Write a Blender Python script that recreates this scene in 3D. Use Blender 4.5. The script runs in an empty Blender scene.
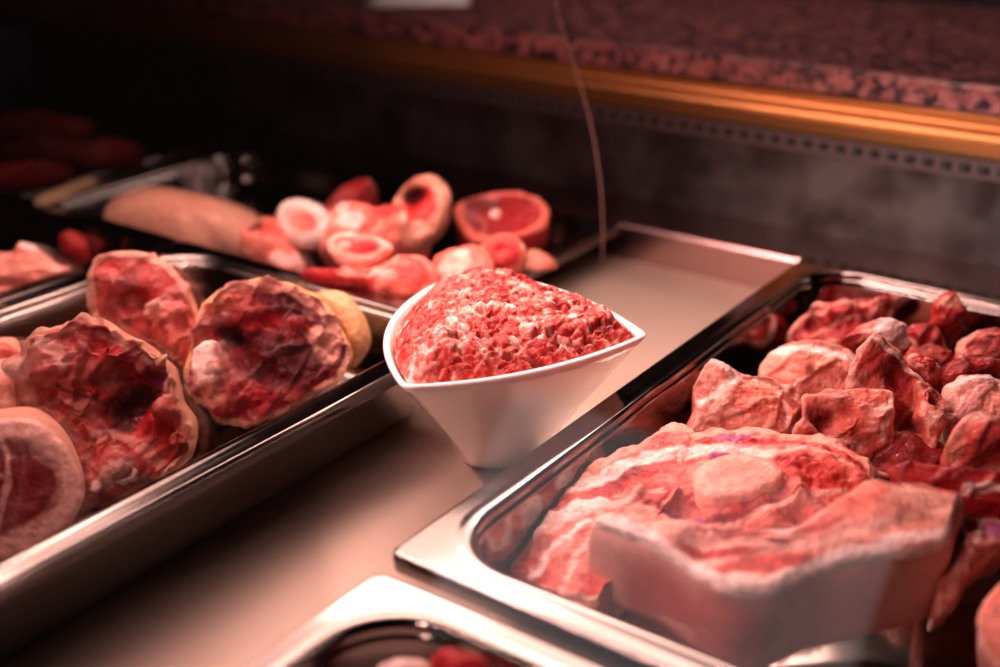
import bpy, bmesh, math
import numpy as np
from mathutils import Vector

# ------------------------------------------------------------------ set-up
S = 0.331                     # one layout unit in metres (camera height above the tray rims)
DK = 0.2                      # tray rims stand this many units above the deck
scn = bpy.context.scene
COL = scn.collection
rng = np.random.RandomState(7)

def W(x, y, z):               # layout units (z = 0 at the rims) to metres (z = 0 on the deck)
    return np.array([x*S, y*S, (z+DK)*S])

# camera, measured from the two vanishing points of the counter
FPX, CX, CY, HY = 1202.27, 500.0, 333.5, -182.0
pitch = math.atan((CY-HY)/FPX)
yaw = math.atan((1420-CX)/math.hypot(FPX, CY-HY))
EYE = W(0, 0, 1)
FW = np.array([-math.sin(yaw)*math.cos(pitch), math.cos(yaw)*math.cos(pitch), -math.sin(pitch)])
RT = np.array([math.cos(yaw), math.sin(yaw), 0.0])
UP = np.cross(RT, FW)

def ray(px, py):
    return FW*FPX + RT*(px-CX) + UP*(CY-py)

def at(px, py, z):            # the point of the place seen at a pixel, at height z (units)
    d = ray(px, py); t = ((z+DK)*S-EYE[2])/d[2]
    return EYE+d*t

def on_plane(px, py, o, n):
    d = ray(px, py); t = np.dot(o-EYE, n)/np.dot(d, n)
    return EYE+d*t

def unit(v):
    v = np.array(v, float); return v/np.linalg.norm(v)

# ------------------------------------------------------------------ noise
def _h(i, j, k, s=0):
    n = (i.astype(np.int64)*374761393 + j.astype(np.int64)*668265263 + k.astype(np.int64)*2147483647 + s*974711) & 0xffffffff
    n = ((n ^ (n >> 13))*1274126177) & 0xffffffff
    n = ((n ^ (n >> 16))*2246822519) & 0xffffffff
    return ((n ^ (n >> 15)) & 0xffffff)/float(0xffffff)

def vn(p, s=0):
    f = np.floor(p); u = p-f; u = u*u*u*(u*(u*6-15)+10)
    i, j, k = f[:, 0], f[:, 1], f[:, 2]
    r = 0
    for a in (0, 1):
        wa = u[:, 0] if a else 1-u[:, 0]
        for b in (0, 1):
            wb = u[:, 1] if b else 1-u[:, 1]
            for c in (0, 1):
                wc = u[:, 2] if c else 1-u[:, 2]
                r = r+wa*wb*wc*_h(i+a, j+b, k+c, s)
    return r*2-1

def fbm(p, o=4, s=0):
    r = 0; a = .5
    for q in range(o):
        r = r+a*vn(p+q*17.3, s+q); p = p*2.03; a *= .5
    return r

def worley(p, s=0):
    f = np.floor(p); f1 = np.full(len(p), 9.); f2 = f1.copy(); idv = np.zeros(len(p))
    for a in (-1, 0, 1):
        for b in (-1, 0, 1):
            for c in (-1, 0, 1):
                g = f+np.array([a, b, c])
                i, j, k = g[:, 0], g[:, 1], g[:, 2]
                q = g+np.stack([_h(i, j, k, s+1), _h(i, j, k, s+2), _h(i, j, k, s+3)], 1)
                d = np.linalg.norm(q-p, axis=1)
                hid = _h(i, j, k, s+4)
                m = d < f1
                f2 = np.where(m, f1, np.minimum(f2, d)); idv = np.where(m, hid, idv); f1 = np.where(m, d, f1)
    return f1, f2, idv

def sm(a, b, x):
    t = np.clip((x-a)/(b-a), 0, 1); return t*t*(3-2*t)

# ------------------------------------------------------------------ materials
def mat(name, base=(.8, .8, .8), metal=0, rough=.5, **kw):
    m = bpy.data.materials.new(name); m.use_nodes = True
    nt = m.node_tree; b = nt.nodes['Principled BSDF']
    b.inputs['Base Color'].default_value = (*base, 1)
    b.inputs['Metallic'].default_value = metal
    b.inputs['Roughness'].default_value = rough
    for k, v in kw.items():
        b.inputs[k.replace('_', ' ')].default_value = v
    return m, nt, b

def node(nt, t, **kw):
    n = nt.nodes.new(t)
    for k, v in kw.items():
        if k in n.inputs: n.inputs[k].default_value = v
        else: setattr(n, k, v)
    return n

def ramp(nt, stops):
    r = nt.nodes.new('ShaderNodeValToRGB'); e = r.color_ramp.elements
    while len(e) < len(stops): e.new(.5)
    for q, (p, c) in zip(e, stops): q.position = p; q.color = (*c, 1) if len(c) == 3 else c
    return r

def flesh_material(name, rough=.46, bump=.7, sss=.05, coat=.16, scale=1, mott=1.0):
    m, nt, b = mat(name, rough=rough)
    L = nt.links.new
    a = node(nt, 'ShaderNodeAttribute', attribute_name='Col')
    tc = node(nt, 'ShaderNodeTexCoord')
    n1 = node(nt, 'ShaderNodeTexNoise'); n1.inputs['Scale'].default_value = 160*scale; n1.inputs['Detail'].default_value = 6
    n1.inputs['Roughness'].default_value = .65
    L(tc.outputs['Object'], n1.inputs['Vector'])
    lo = 1-.34*mott; hi = 1+.22*mott
    r = ramp(nt, [(.3, (lo, lo-.06*mott, lo-.06*mott)), (.72, (hi, hi, hi))])
    L(n1.outputs['Fac'], r.inputs['Fac'])
    mx = node(nt, 'ShaderNodeMix', data_type='RGBA', blend_type='MULTIPLY'); mx.inputs['Factor'].default_value = 1
    L(a.outputs['Color'], mx.inputs[6]); L(r.outputs['Color'], mx.inputs[7])
    L(mx.outputs[2], b.inputs['Base Color'])
    n2 = node(nt, 'ShaderNodeTexNoise'); n2.inputs['Scale'].default_value = 420*scale; n2.inputs['Detail'].default_value = 4
    L(tc.outputs['Object'], n2.inputs['Vector'])
    ad = node(nt, 'ShaderNodeMath', operation='ADD'); L(n1.outputs['Fac'], ad.inputs[0]); L(n2.outputs['Fac'], ad.inputs[1])
    bp = node(nt, 'ShaderNodeBump'); bp.inputs['Strength'].default_value = bump; bp.inputs['Distance'].default_value = .0015
    L(ad.outputs[0], bp.inputs['Height']); L(bp.outputs['Normal'], b.inputs['Normal'])
    rr = node(nt, 'ShaderNodeMapRange'); rr.inputs['To Min'].default_value = rough-.12; rr.inputs['To Max'].default_value = rough+.22
    L(n1.outputs['Fac'], rr.inputs['Value']); L(rr.outputs['Result'], b.inputs['Roughness'])
    b.inputs['Subsurface Weight'].default_value = sss
    b.inputs['Subsurface Radius'].default_value = (1, .35, .25)
    b.inputs['Subsurface Scale'].default_value = .006
    b.inputs['Specular IOR Level'].default_value = .24; b.inputs['Coat Weight'].default_value = coat; b.inputs['Coat Roughness'].default_value = .10
    return m

M_FLESH = flesh_material('raw flesh')
M_SKIN = flesh_material('pork skin', rough=.45, bump=.12, coat=.08, sss=.18, mott=.35)
M_MINCE = flesh_material('minced meat', rough=.40, bump=.5, coat=.15, sss=.15, scale=1.5)

def metal_material(name, base, rough, stretch, amount=.12, metal=1.0, bump=.0):
    m, nt, b = mat(name, base, metal, rough); L = nt.links.new
    tc = node(nt, 'ShaderNodeTexCoord'); mp = node(nt, 'ShaderNodeMapping'); mp.inputs['Scale'].default_value = stretch
    n = node(nt, 'ShaderNodeTexNoise'); n.inputs['Scale'].default_value = 9; n.inputs['Detail'].default_value = 7
    L(tc.outputs['Object'], mp.inputs['Vector']); L(mp.outputs['Vector'], n.inputs['Vector'])
    rr = node(nt, 'ShaderNodeMapRange'); rr.inputs['To Min'].default_value = max(.02, rough-amount); rr.inputs['To Max'].default_value = rough+amount
    L(n.outputs['Fac'], rr.inputs['Value']); L(rr.outputs['Result'], b.inputs['Roughness'])
    if bump:
        bp = node(nt, 'ShaderNodeBump'); bp.inputs['Strength'].default_value = bump; bp.inputs['Distance'].default_value = .0006
        L(n.outputs['Fac'], bp.inputs['Height']); L(bp.outputs['Normal'], b.inputs['Normal'])
    return m, nt, b, n

M_PAN = metal_material('pan steel', (.20, .178, .166), .10, (6, 6, 6), .035)[0]
M_DECK, _nt, _b, _n = metal_material('deck steel', (.45, .355, .29), .52, (3, 40, 3), .07, metal=.75, bump=.05)
M_STEP = metal_material('step steel', (.28, .19, .18), .24, (40, 3, 3), .05, metal=1)[0]
M_BACK, _nt, _b, _n = metal_material('back wall steel', (.05, .04, .04), .34, (1.2, 1, 14), .08, metal=.6)
# dull smears on the back wall
_s = node(_nt, 'ShaderNodeTexNoise'); _s.inputs['Scale'].default_value = 16; _s.inputs['Detail'].default_value = 6
_tc = node(_nt, 'ShaderNodeTexCoord'); _nt.links.new(_tc.outputs['Object'], _s.inputs['Vector'])
_r = ramp(_nt, [(.40, (.028, .021, .021)), (.62, (.08, .068, .066))]); _nt.links.new(_s.outputs['Fac'], _r.inputs['Fac'])
_nt.links.new(_r.outputs['Color'], _b.inputs['Base Color'])
M_GOLD = metal_material('gold anodised trim', (.52, .23, .075), .36, (40, 3, 3), .06, metal=.8)[0]
M_SLOT_SHADE = mat('slot shade black', (.004, .003, .003), 0, .8)[0]
M_PORC = mat('white porcelain', (.86, .82, .81), 0, .16, Coat_Weight=.3)[0]
M_CUP = mat('polished steel', (.8, .70, .69), .55, .22)[0]
M_PAPER = mat('white paper', (.9, .88, .85), 0, .6)[0]
M_BRASSY = mat('yellowed plastic', (.45, .33, .18), 0, .4)[0]
M_BLUE = mat('blue grey panel', (.10, .12, .30), 0, .5)[0]
M_LAMP, _nt, _b = mat('lamp diffuser', (.9, .8, .78), 0, .4)

def granite():
    m, nt, b = mat('speckled granite', rough=.28); L = nt.links.new
    tc = node(nt, 'ShaderNodeTexCoord')
    nz = node(nt, 'ShaderNodeTexNoise'); nz.inputs['Scale'].default_value = 90; nz.inputs['Detail'].default_value = 3
    L(tc.outputs['Object'], nz.inputs['Vector'])
    mv = node(nt, 'ShaderNodeMix', data_type='RGBA'); mv.inputs['Factor'].default_value = .02
    L(tc.outputs['Object'], mv.inputs[6]); L(nz.outputs['Color'], mv.inputs[7])
    v = node(nt, 'ShaderNodeTexVoronoi'); v.inputs['Scale'].default_value = 150
    L(mv.outputs[2], v.inputs['Vector'])
    n2 = node(nt, 'ShaderNodeTexNoise'); n2.inputs['Scale'].default_value = 75; n2.inputs['Detail'].default_value = 5; n2.inputs['Roughness'].default_value = .6
    L(tc.outputs['Object'], n2.inputs['Vector'])
    sp = node(nt, 'ShaderNodeSeparateColor'); L(v.outputs['Color'], sp.inputs['Color'])
    mm = node(nt, 'ShaderNodeMath', operation='MULTIPLY_ADD'); L(sp.outputs[0], mm.inputs[0]); mm.inputs[1].default_value = .45; 
    sb = node(nt, 'ShaderNodeMath', operation='MULTIPLY'); L(n2.outputs['Fac'], sb.inputs[0]); sb.inputs[1].default_value = .85
    L(sb.outputs[0], mm.inputs[2])
    r = ramp(nt, [(.40, (.010, .008, .012)), (.56, (.05, .03, .04)), (.66, (.24, .075, .07)), (.95, (.36, .14, .13))])
    L(mm.outputs[0], r.inputs['Fac']); L(r.outputs['Color'], b.inputs['Base Color'])
    return m
M_GRAN = granite()

# ------------------------------------------------------------------ mesh helpers
def link(name, me, material, parent=None):
    o = bpy.data.objects.new(name, me); COL.objects.link(o)
    if material: me.materials.append(material)
    if parent is not None: o.parent = parent
    return o

def tag(o, label=None, cat=None, group=None, kind=None):
    for k, v in (('label', label), ('category', cat), ('group', group), ('kind', kind)):
        if v: o[k] = v
    return o

def empty(name, loc=None):
    o = bpy.data.objects.new(name, None); COL.objects.link(o); o.empty_display_size = .02
    return o

def raw_mesh(name, V, F, smooth=True, cols=None):
    me = bpy.data.meshes.new(name)
    me.from_pydata([tuple(map(float, v)) for v in V], [], F)
    if smooth: me.polygons.foreach_set('use_smooth', [True]*len(me.polygons))
    if cols is not None:
        ca = me.color_attributes.new('Col', 'FLOAT_COLOR', 'POINT')
        c4 = np.ones((len(V), 4), np.float32); c4[:, :3] = cols
        ca.data.foreach_set('color', c4.ravel())
    me.update()
    return me

def loft(rings, close_first=False, close_last=False):
    V = []; F = []; M = len(rings[0])
    for r in rings: V.extend(r)
    for i in range(len(rings)-1):
        for j in range(M):
            k = (j+1) % M
            F.append((i*M+j, i*M+k, (i+1)*M+k, (i+1)*M+j))
    if close_first: F.append(tuple(range(M-1, -1, -1)))
    if close_last: F.append(tuple((len(rings)-1)*M+j for j in range(M)))
    return V, F

def rrect(x0, x1, y0, y1, r, z, n=10):
    P = []
    for cx, cy, a0 in ((x1-r, y1-r, 0), (x0+r, y1-r, 90), (x0+r, y0+r, 180), (x1-r, y0+r, 270)):
        for q in range(n+1):
            a = math.radians(a0+90*q/n); P.append((cx+r*math.cos(a), cy+r*math.sin(a), z))
    return P

def box(name, a, b, material, parent=None, bevel=.0):
    bm = bmesh.new(); bmesh.ops.create_cube(bm, size=1)
    a = np.array(a); b = np.array(b)
    for v in bm.verts: v.co = Vector((a+b)/2)+Vector(v.co[i]*(b-a)[i] for i in range(3))
    if bevel: bmesh.ops.bevel(bm, geom=bm.edges[:], offset=bevel, segments=2, affect='EDGES')
    me = bpy.data.meshes.new(name); bm.to_mesh(me); bm.free()
    return link(name, me, material, parent)

def extrude_x(name, prof, x0, x1, material, parent=None, nx=1):
    V = []; F = []; n = len(prof)
    for q in range(nx+1):
        x = x0+(x1-x0)*q/nx
        V += [(x, y, z) for y, z in prof]
    for q in range(nx):
        for j in range(n):
            k = (j+1) % n
            F.append((q*n+j, (q+1)*n+j, (q+1)*n+k, q*n+k))
    F.append(tuple(range(n))); F.append(tuple(nx*n+j for j in range(n-1, -1, -1)))
    return link(name, raw_mesh(name, V, F, False), material, parent)

def tube(name, pts, rad, material, parent=None, n=8, cap=True):
    pts = [np.array(p, float) for p in pts]; rings = []
    for i, p in enumerate(pts):
        t = unit(pts[min(i+1, len(pts)-1)]-pts[max(i-1, 0)])
        a = unit(np.cross(t, [.31, .2, .93])); b = np.cross(t, a)
        r = rad[i] if hasattr(rad, '__len__') else rad
        rings.append([p+r*(math.cos(q)*a+math.sin(q)*b) for q in np.linspace(0, 2*math.pi, n, endpoint=False)])
    V, F = loft(rings, cap, cap)
    return link(name, raw_mesh(name, V, F), material, parent)

# ------------------------------------------------------------------ the case (setting)
DECKZ = 0.0
deck = box('floor', W(-7, .2, -DK)-[0, 0, .02], W(.6, 2.96, -DK), M_DECK); tag(deck, 'brushed steel deck of the display case', kind='structure')
ystep = 2.96*S; ztop = (-.09+DK)*S
step = extrude_x('trim_1', [(ystep, -.02), (ystep, ztop-.004), (ystep+.0015, ztop-.0012), (ystep+.005, ztop), (3.3*S, ztop), (3.3*S, -.02)], -7*S, .6*S, M_STEP)
tag(step, 'raised steel step along the back of the deck', kind='structure')
YB = 3.2*S
zb = lambda z: (z+DK)*S
wall = box('wall_back', (-7*S, YB, ztop), (.6*S, YB+.02, zb(.305)), M_BACK); tag(wall, 'dark steel back wall of the case', kind='structure')
# gold moulding with two grooves
g0, g1 = zb(.192), zb(.312)
prof = [(YB, g0), (YB-.002, g0), (YB-.013, g0+.0150), (YB-.0135, g0+.0165), (YB-.0175, g0+.0175), (YB-.0185, g0+.0200), (YB-.0175, g0+.0230),
        (YB-.012, g0+.0238), (YB-.012, g0+.0262), (YB-.017, g0+.0270), (YB-.018, g0+.0292), (YB-.017, g0+.0315), (YB-.012, g0+.0322),
        (YB-.012, g0+.0350), (YB-.016, g0+.0358), (YB-.0168, g0+.0376), (YB-.015, g1-.0003), (YB, g1)]
trim = extrude_x('trim_2', prof, -7*S, .6*S, M_GOLD); tag(trim, 'gold grooved metal trim under the granite edge', kind='structure')
# perforated air strip under the trim
def vent():
    V = []; F = []
    def bx(x0, x1, y0, y1, z0, z1):
        b = len(V)
        V.extend([(x, y, z) for x in (x0, x1) for y in (y0, y1) for z in (z0, z1)])
        for f in ((0, 1, 3, 2), (4, 6, 7, 5), (0, 4, 5, 1), (2, 3, 7, 6), (0, 2, 6, 4), (1, 5, 7, 3)): F.append(tuple(b+q for q in f))
    zt, za, zc, zd = zb(.190), zb(.176), zb(.152), zb(.140)
    bx(-7*S, .6*S, YB-.006, YB-.0045, za, zt); bx(-7*S, .6*S, YB-.006, YB-.0045, zd, zc)
    pitch_ = .0158; x = -7*S
    while x < .6*S:
        bx(x, x+.0052, YB-.006, YB-.0045, zc, za); x += pitch_
    return raw_mesh('trim_3', V, F, False)
v = link('trim_3', vent(), mat('vent strip steel', (.09, .062, .058), .6, .45)[0]); tag(v, 'slotted air strip under the gold trim', kind='structure')
vb = box('trim_4', (-7*S, YB-.0043, zb(.140)), (.6*S, YB-.0005, zb(.190)), M_SLOT_SHADE); tag(vb, 'black backing that stands for shade in the air slots', kind='structure')  # solid black box, painted shade for the inside of the slots
# granite service counter
gz0, gz1 = zb(.313), zb(.385)
gc = empty('granite_counter'); tag(gc, 'speckled pink and black granite counter above the gold trim', 'counter')
gc.location = (-3*S, YB, gz0)
def gl():
    yf = YB-.014
    p = [(yf+.002, gz0), (yf, gz0+.002), (yf, gz1-.004), (yf+.0015, gz1-.001), (yf+.005, gz1), (4.55*S, gz1), (4.55*S, gz0)]
    o = extrude_x('slab', p, -7*S, .6*S, M_GRAN, gc); o.matrix_parent_inverse = __import__('mathutils').Matrix.Translation(-gc.location)
    return o
gl()
rw = box('wall_rear', (-9*S, 4.57*S, gz0-.2), (1.5*S, 4.6*S, gz1+.9), mat('dark rear panel', (.012, .009, .010), 0, .6)[0]); tag(rw, 'dark panel behind the granite counter', kind='structure')
lw = box('wall_left', (-7.05*S, .2*S, -.02), (-7.0*S, 4.5*S, gz0-.002), mat('dark end panel', (.02, .012, .016), 0, .5)[0]); tag(lw, 'dark end panel of the case', kind='structure')

def glass_material():
    m = bpy.data.materials.new('case glass'); m.use_nodes = True; nt = m.node_tree; nt.nodes.clear(); L = nt.links.new
    o = node(nt, 'ShaderNodeOutputMaterial'); mx = node(nt, 'ShaderNodeMixShader'); t = node(nt, 'ShaderNodeBsdfTransparent'); g = node(nt, 'ShaderNodeBsdfGlossy')
    g.inputs['Roughness'].default_value = .02; f = node(nt, 'ShaderNodeFresnel'); f.inputs['IOR'].default_value = 1.5
    mn = node(nt, 'ShaderNodeMath', operation='MINIMUM'); mn.inputs[1].default_value = .5
    L(f.outputs[0], mn.inputs[0]); L(mn.outputs[0], mx.inputs[0]); L(t.outputs[0], mx.inputs[1]); L(g.outputs[0], mx.inputs[2]); L(mx.outputs[0], o.inputs['Surface'])
    return m
pane = box('window_1', (-7*S, -.0025, -.32*S), (.6*S, .0025, 1.6*S), glass_material(), bevel=.0008)
pane.rotation_euler = (-math.atan(.4), 0, 0); pane.location = Vector(W(0, .12, 0)); tag(pane, 'clear sloping front glass of the display case', kind='structure')

pst = box('trim_5', W(-4.95, 3.0, -.09), W(-4.66, 3.12, .18), M_BLUE, bevel=.001); tag(pst, 'blue grey post at the far end of the case', kind='structure')
# ------------------------------------------------------------------ steel trays
def tray(x0, x1, y0, y1, label, dz=0.0, floor=-.19, fl=.055, ro=.02, ri=.125):
    """GN pan, all in units; returns inner limits"""
    root = empty('steel_tray'); tag(root, label, 'tray', 'steel trays on the deck')
    root.location = Vector(W((x0+x1)/2, (y0+y1)/2, -DK))
    inv = __import__('mathutils').Matrix.Translation(-root.location)
    def rr(ins, r, z): return [tuple(W(*p)) for p in rrect(x0+ins, x1-ins, y0+ins, y1-ins, r, z+dz)]
    t = .004
    # rim: turned-down lip, flat flange, raised bead and rolled inner edge
    rim = [rr(.004, ro, -.030), rr(.0, ro, -.030), rr(-.001, ro+.001, -.012), rr(.000, ro, -.003), rr(.004, ro, .0), rr(.0065, ro-.002, .0), rr(.010, ro-.004, .0), rr(fl-.026, ri+.014, .0), rr(fl-.022, ri+.012, .0), rr(fl-.017, ri+.008, .0006),
           rr(fl-.009, ri+.004, .0012), rr(fl-.002, ri, .0), rr(fl+.003, ri, -.006), rr(fl+.006, ri-.003, -.016), rr(fl+.003, ri, -.016), rr(fl-.004, ri+.003, -.008), rr(.007, ro, -.006), rr(.004, ro, -.012)]
    V, F = loft(rim + [rim[0]])
    o = link('rim', raw_mesh('rim', V, F), M_PAN, root); o.matrix_parent_inverse = inv
    b = [rr(fl+.0055, ri-.003, -.014), rr(fl+.008, ri-.004, -.03), rr(fl+.014, ri-.008, -.05), rr(fl+.019, ri-.012, floor+.035), rr(fl+.026, ri-.02, floor+.014), rr(fl+.042, ri-.03, floor+.003), rr(fl+.065, ri-.04, floor), rr(.25, .06, floor)]
    V, F = loft(b, False, True)
    nb = len(V)
    o2 = link('basin', raw_mesh('basin', V, F), M_PAN, root); o2.matrix_parent_inverse = inv
    md = o2.modifiers.new('thickness', 'SOLIDIFY'); md.thickness = .0008; md.offset = -1 if True else 1
    e = o.modifiers.new('round', 'BEVEL'); e.width = .0004; e.segments = 2; e.limit_method = 'ANGLE'
    return dict(x0=x0+fl+.03, x1=x1-fl-.03, y0=y0+fl+.03, y1=y1-fl-.03, zf=floor+.006+dz, zr=dz, lim=(x0+fl, x1-fl, y0+fl, y1-fl), r=ri)

TA = tray(-2.37, -1.40, .34, 1.94, 'steel tray of cut pork hocks beside the white bowl')
TB = tray(-3.35, -2.37, .34, 1.94, 'steel tray of pale pork bones beyond the hock tray')
TC = tray(-3.2, -1.63, 1.97, 2.935, 'steel tray of shank slices and a pig foot against the back step', dz=-.08, floor=-.11)
TE = tray(-1.005, -.04, 1.14, 2.75, 'steel tray of pork chunks and a thick leg slab')
TG = tray(-1.0, -.02, .22, 1.11, 'steel tray at the near edge with only scraps showing', dz=-.012)
TD = tray(-4.9, -3.3, 1.98, 2.935, 'dim steel tray in the dark far corner', dz=-.08, floor=-.11)

# ------------------------------------------------------------------ meat
DARK = np.array((.105, .003, .006)); RED = np.array((.34, .009, .011)); MID = np.array((.50, .034, .026)); PINK = np.array((.68, .15, .105))
FAT = np.array((.84, .45, .36)); WHITE = np.array((.92, .70, .63)); SKIN = np.array((.70, .33, .22)); TAN = np.array((.66, .36, .17)); BLOOD = np.array((.20, .002, .004))
PURPLE = np.array((.30, .07, .24)); PALE = np.array((.82, .37, .285))

def spline(P, n):
    P = np.array(P, float); m = len(P); out = []
    T = np.linspace(0, m, n, endpoint=False)
    for t in T:
        i = int(t) % m; u = t-int(t)
        a, b, c, d = P[(i-1) % m], P[i], P[(i+1) % m], P[(i+2) % m]
        out.append(.5*(2*b+(c-a)*u+(2*a-5*b+4*c-d)*u*u+(3*b-a-3*c+d)*u**3))
    out = np.array(out)
    seg = np.r_[0, np.cumsum(np.linalg.norm(np.diff(np.vstack([out, out[:1]]), axis=0), axis=1))]   # even spacing
    s = np.linspace(0, seg[-1], n, endpoint=False); o2 = np.vstack([out, out[:1]])
    return np.stack([np.interp(s, seg, o2[:, q]) for q in range(o2.shape[1])], 1)

def piece(name, label, cat, outline, z, n=(.3, -.5, .8), depth=.12, axis=None, taper=.8, dome=.015, K=34, Mn=150, bumps=(), folds=(), seams=(), blobs=(),
          base=MID, base2=None, side=None, edge=None, edge_w=.012, marble=.3, amp=.010, scale=9., fine=.003, seed=1, tray=None, rnd=.02, jag=.01,
          split=None, group=None, center=None, anchor=None, fibre=0, bulge=.0, extra=None, facet=0.0, sblobs=(), bundle=0.0, bsize=.05):
    """One cut of meat: a cut face on its own plane, a body behind it. Lengths in units."""
    P2 = np.array(outline, float)
    c0 = np.array(center if center is not None else P2.mean(0), float)
    n = unit(n); o = at(*(anchor if anchor is not None else c0), z)
    e1 = unit(np.cross([0, 0, 1.], n)) if abs(n[2]) < .98 else np.array([1., 0, 0]); e2 = np.cross(n, e1)
    loc = lambda px, py: (lambda w: np.array([np.dot(w-o, e1), np.dot(w-o, e2)]))(on_plane(px, py, o, n))
    O = spline([loc(*p) for p in P2], Mn)
    C = loc(*c0)
    if axis is None: axis = -n
    axis = unit(axis)
    rad = np.linalg.norm(O-C, axis=1)
    th = np.linspace(0, 2*np.pi, Mn, endpoint=False)
    jn = vn(np.stack([O[:, 0]*60/1., O[:, 1]*60, np.full(Mn, seed*3.7)], 1), seed)
    O = C+(O-C)*(1+jag*jn*(.05/np.maximum(rad, .02)))[:, None]
    rad = np.linalg.norm(O-C, axis=1)
    # face rings
    rs = np.linspace(0, 1, K+1)[1:]**.85
    uv = [C[None]]; rr = [np.zeros(1)]; ed = [np.array([rad.min()])]
    for r in rs:
        uv.append(C+r*(O-C)); rr.append(np.full(Mn, r)); ed.append((1-r)*rad)
    uv = np.vstack(uv); rr = np.concatenate(rr); ed = np.concatenate(ed)/S
    h = dome*(1-rr**2.5)
    h -= rnd*(1-np.sqrt(np.clip(1-(1-np.clip(ed/rnd, 0, 1))**2, 0, 1)))*.8
    for px, py, rpx, hh in bumps:
        q = loc(px, py); R = np.linalg.norm(loc(px+rpx, py)-q)
        h = h+hh*np.exp(-(np.linalg.norm(uv-q, axis=1)/R)**2)
    for (pa, pb, sl) in folds:                     # the side that lies to the right of a->b (in the picture) drops away
        a = loc(*pa); b = loc(*pb); d = unit(b-a); nn = np.array([d[1], -d[0]])
        s = (uv-a) @ nn/S
        w_ = .012
        h = h-sl*np.where(s > w_, s-w_/2, np.where(s > 0, s*s/(2*w_), 0))
    if facet:
        rs_ = np.random.RandomState(seed*13+1); Rm = rad.mean(); best = np.zeros(len(uv))
        a0 = rs_.uniform(0, 6.28)
        for q in range(5):
            aa = a0+q*2*math.pi/5+rs_.uniform(-.5, .5); t0 = rs_.uniform(.05, .5); sl = rs_.uniform(.5, 1.2)
            best = np.maximum(best, sl*((uv-C) @ np.array([math.cos(aa), math.sin(aa)])/Rm-t0))
        h = h-facet*best
    Vf = o+uv[:, :1]*e1+uv[:, 1:]*e2+(h*S)[:, None]*n
    # body rings
    nb = 16; body = []; Rim = Vf[-Mn:]; Cw = o+C[0]*e1+C[1]*e2
    ts = (np.linspace(0, 1, nb+1)[1:])
    for t in ts:
        sc = 1+bulge*math.sin(math.pi*min(1, t*1.2))-(1-taper)*t**1.5
        if t > .8: sc *= math.sqrt(max(0, 1-((t-.8)/.2*.93)**2))
        body.append(Cw+(Rim-Cw)*sc+axis*depth*S*t)
    end = body[-1].mean(0)[None]
    V = np.vstack([Vf]+body+[end]); nf = len(Vf)
    F = [(0, 1+j, 1+(j+1) % Mn) for j in range(Mn)]
    for i in range(K-1):
        a = 1+i*Mn
        for j in range(Mn):
            k = (j+1) % Mn; F.append((a+j, a+Mn+j, a+Mn+k, a+k))
    nface = len(F)
    for i in range(nb):
        a = nf-Mn+i*Mn
        for j in range(Mn):
            k = (j+1) % Mn; F.append((a+j, a+Mn+j, a+Mn+k, a+k))
    a = nf+(nb-1)*Mn; last = len(V)-1
    for j in range(Mn): F.append((a+j, last, a+(j+1) % Mn))
    # surface lumps along the normals
    me = raw_mesh('tmp', V, F)
    N = np.zeros(len(V)*3, np.float32); me.vertex_normals.foreach_get('vector', N) if hasattr(me, 'vertex_normals') else me.vertices.foreach_get('normal', N)
    N = N.reshape(-1, 3); bpy.data.meshes.remove(me)
    U = V/S
    isf = np.arange(len(V)) < nf
    rdg = 1-2*np.abs(fbm(U*scale*1.3+seed*5.1, 3, seed+9))
    dsp = amp*(fbm(U*scale+seed*3.3, 3, seed)*1.3+.35*rdg)+fine*fbm(U*scale*5, 3, seed+3)
    dsp = np.where(isf, dsp, dsp*(.55 if split is None else .25))
    if fibre:
        fa = unit([.8, .3, .5]); q = U-np.outer(U @ fa, fa)*.85
        dsp = dsp+np.where(isf, fibre*fbm(q*42, 2, seed+21), 0)
    dsp = dsp+np.where(isf, .0011*fbm(U*105, 2, seed+33), 0)
    crease = np.ones(len(V))
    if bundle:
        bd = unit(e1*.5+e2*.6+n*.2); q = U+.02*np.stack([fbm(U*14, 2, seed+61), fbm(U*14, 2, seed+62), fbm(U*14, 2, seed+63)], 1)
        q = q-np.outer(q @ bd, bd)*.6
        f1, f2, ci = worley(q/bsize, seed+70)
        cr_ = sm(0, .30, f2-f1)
        dsp = dsp+np.where(isf, bundle*(cr_-.6+.35*(ci-.5)), 0); crease = np.where(isf, .6+.4*cr_, 1)*np.where(isf, .86+.28*ci, 1)  # creases also darkened in colour, as painted shade
    V = V+N*(dsp*S)[:, None]
    # colour of the tissue, plus shade painted into creases and hollows
    if base2 is None: base2 = base*.6
    if side is None: side = base*.95
    k = sm(-.35, .45, fbm(U*6+seed*1.7, 3, seed+5))[:, None]
    colr = base*(1-k)+base2*k
    if marble:
        mk = np.maximum(sm(.82, .98, 1-np.abs(fbm(U*7+seed*2.2, 3, seed+7)))*marble, sm(.25-.2*marble, .55, fbm(U*11+seed*9.7, 3, seed+8))*marble)[:, None]
        colr = colr*(1-mk)+FAT*mk
    edf = np.concatenate([ed, np.zeros(len(V)-nf)])
    if edge is not None:
        ww = edge_w*(1+.7*fbm(U*8, 2, seed+4))
        m = (1-sm(ww*.75, ww*1.15, edf))[:, None]*1.0
        colr = colr*(1-m)+edge*m
    uva = np.stack([(V-o) @ e1, (V-o) @ e2], 1)
    wob = .004*np.stack([fbm(U*20, 2, 31), fbm(U*20, 2, 37)], 1)
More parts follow.
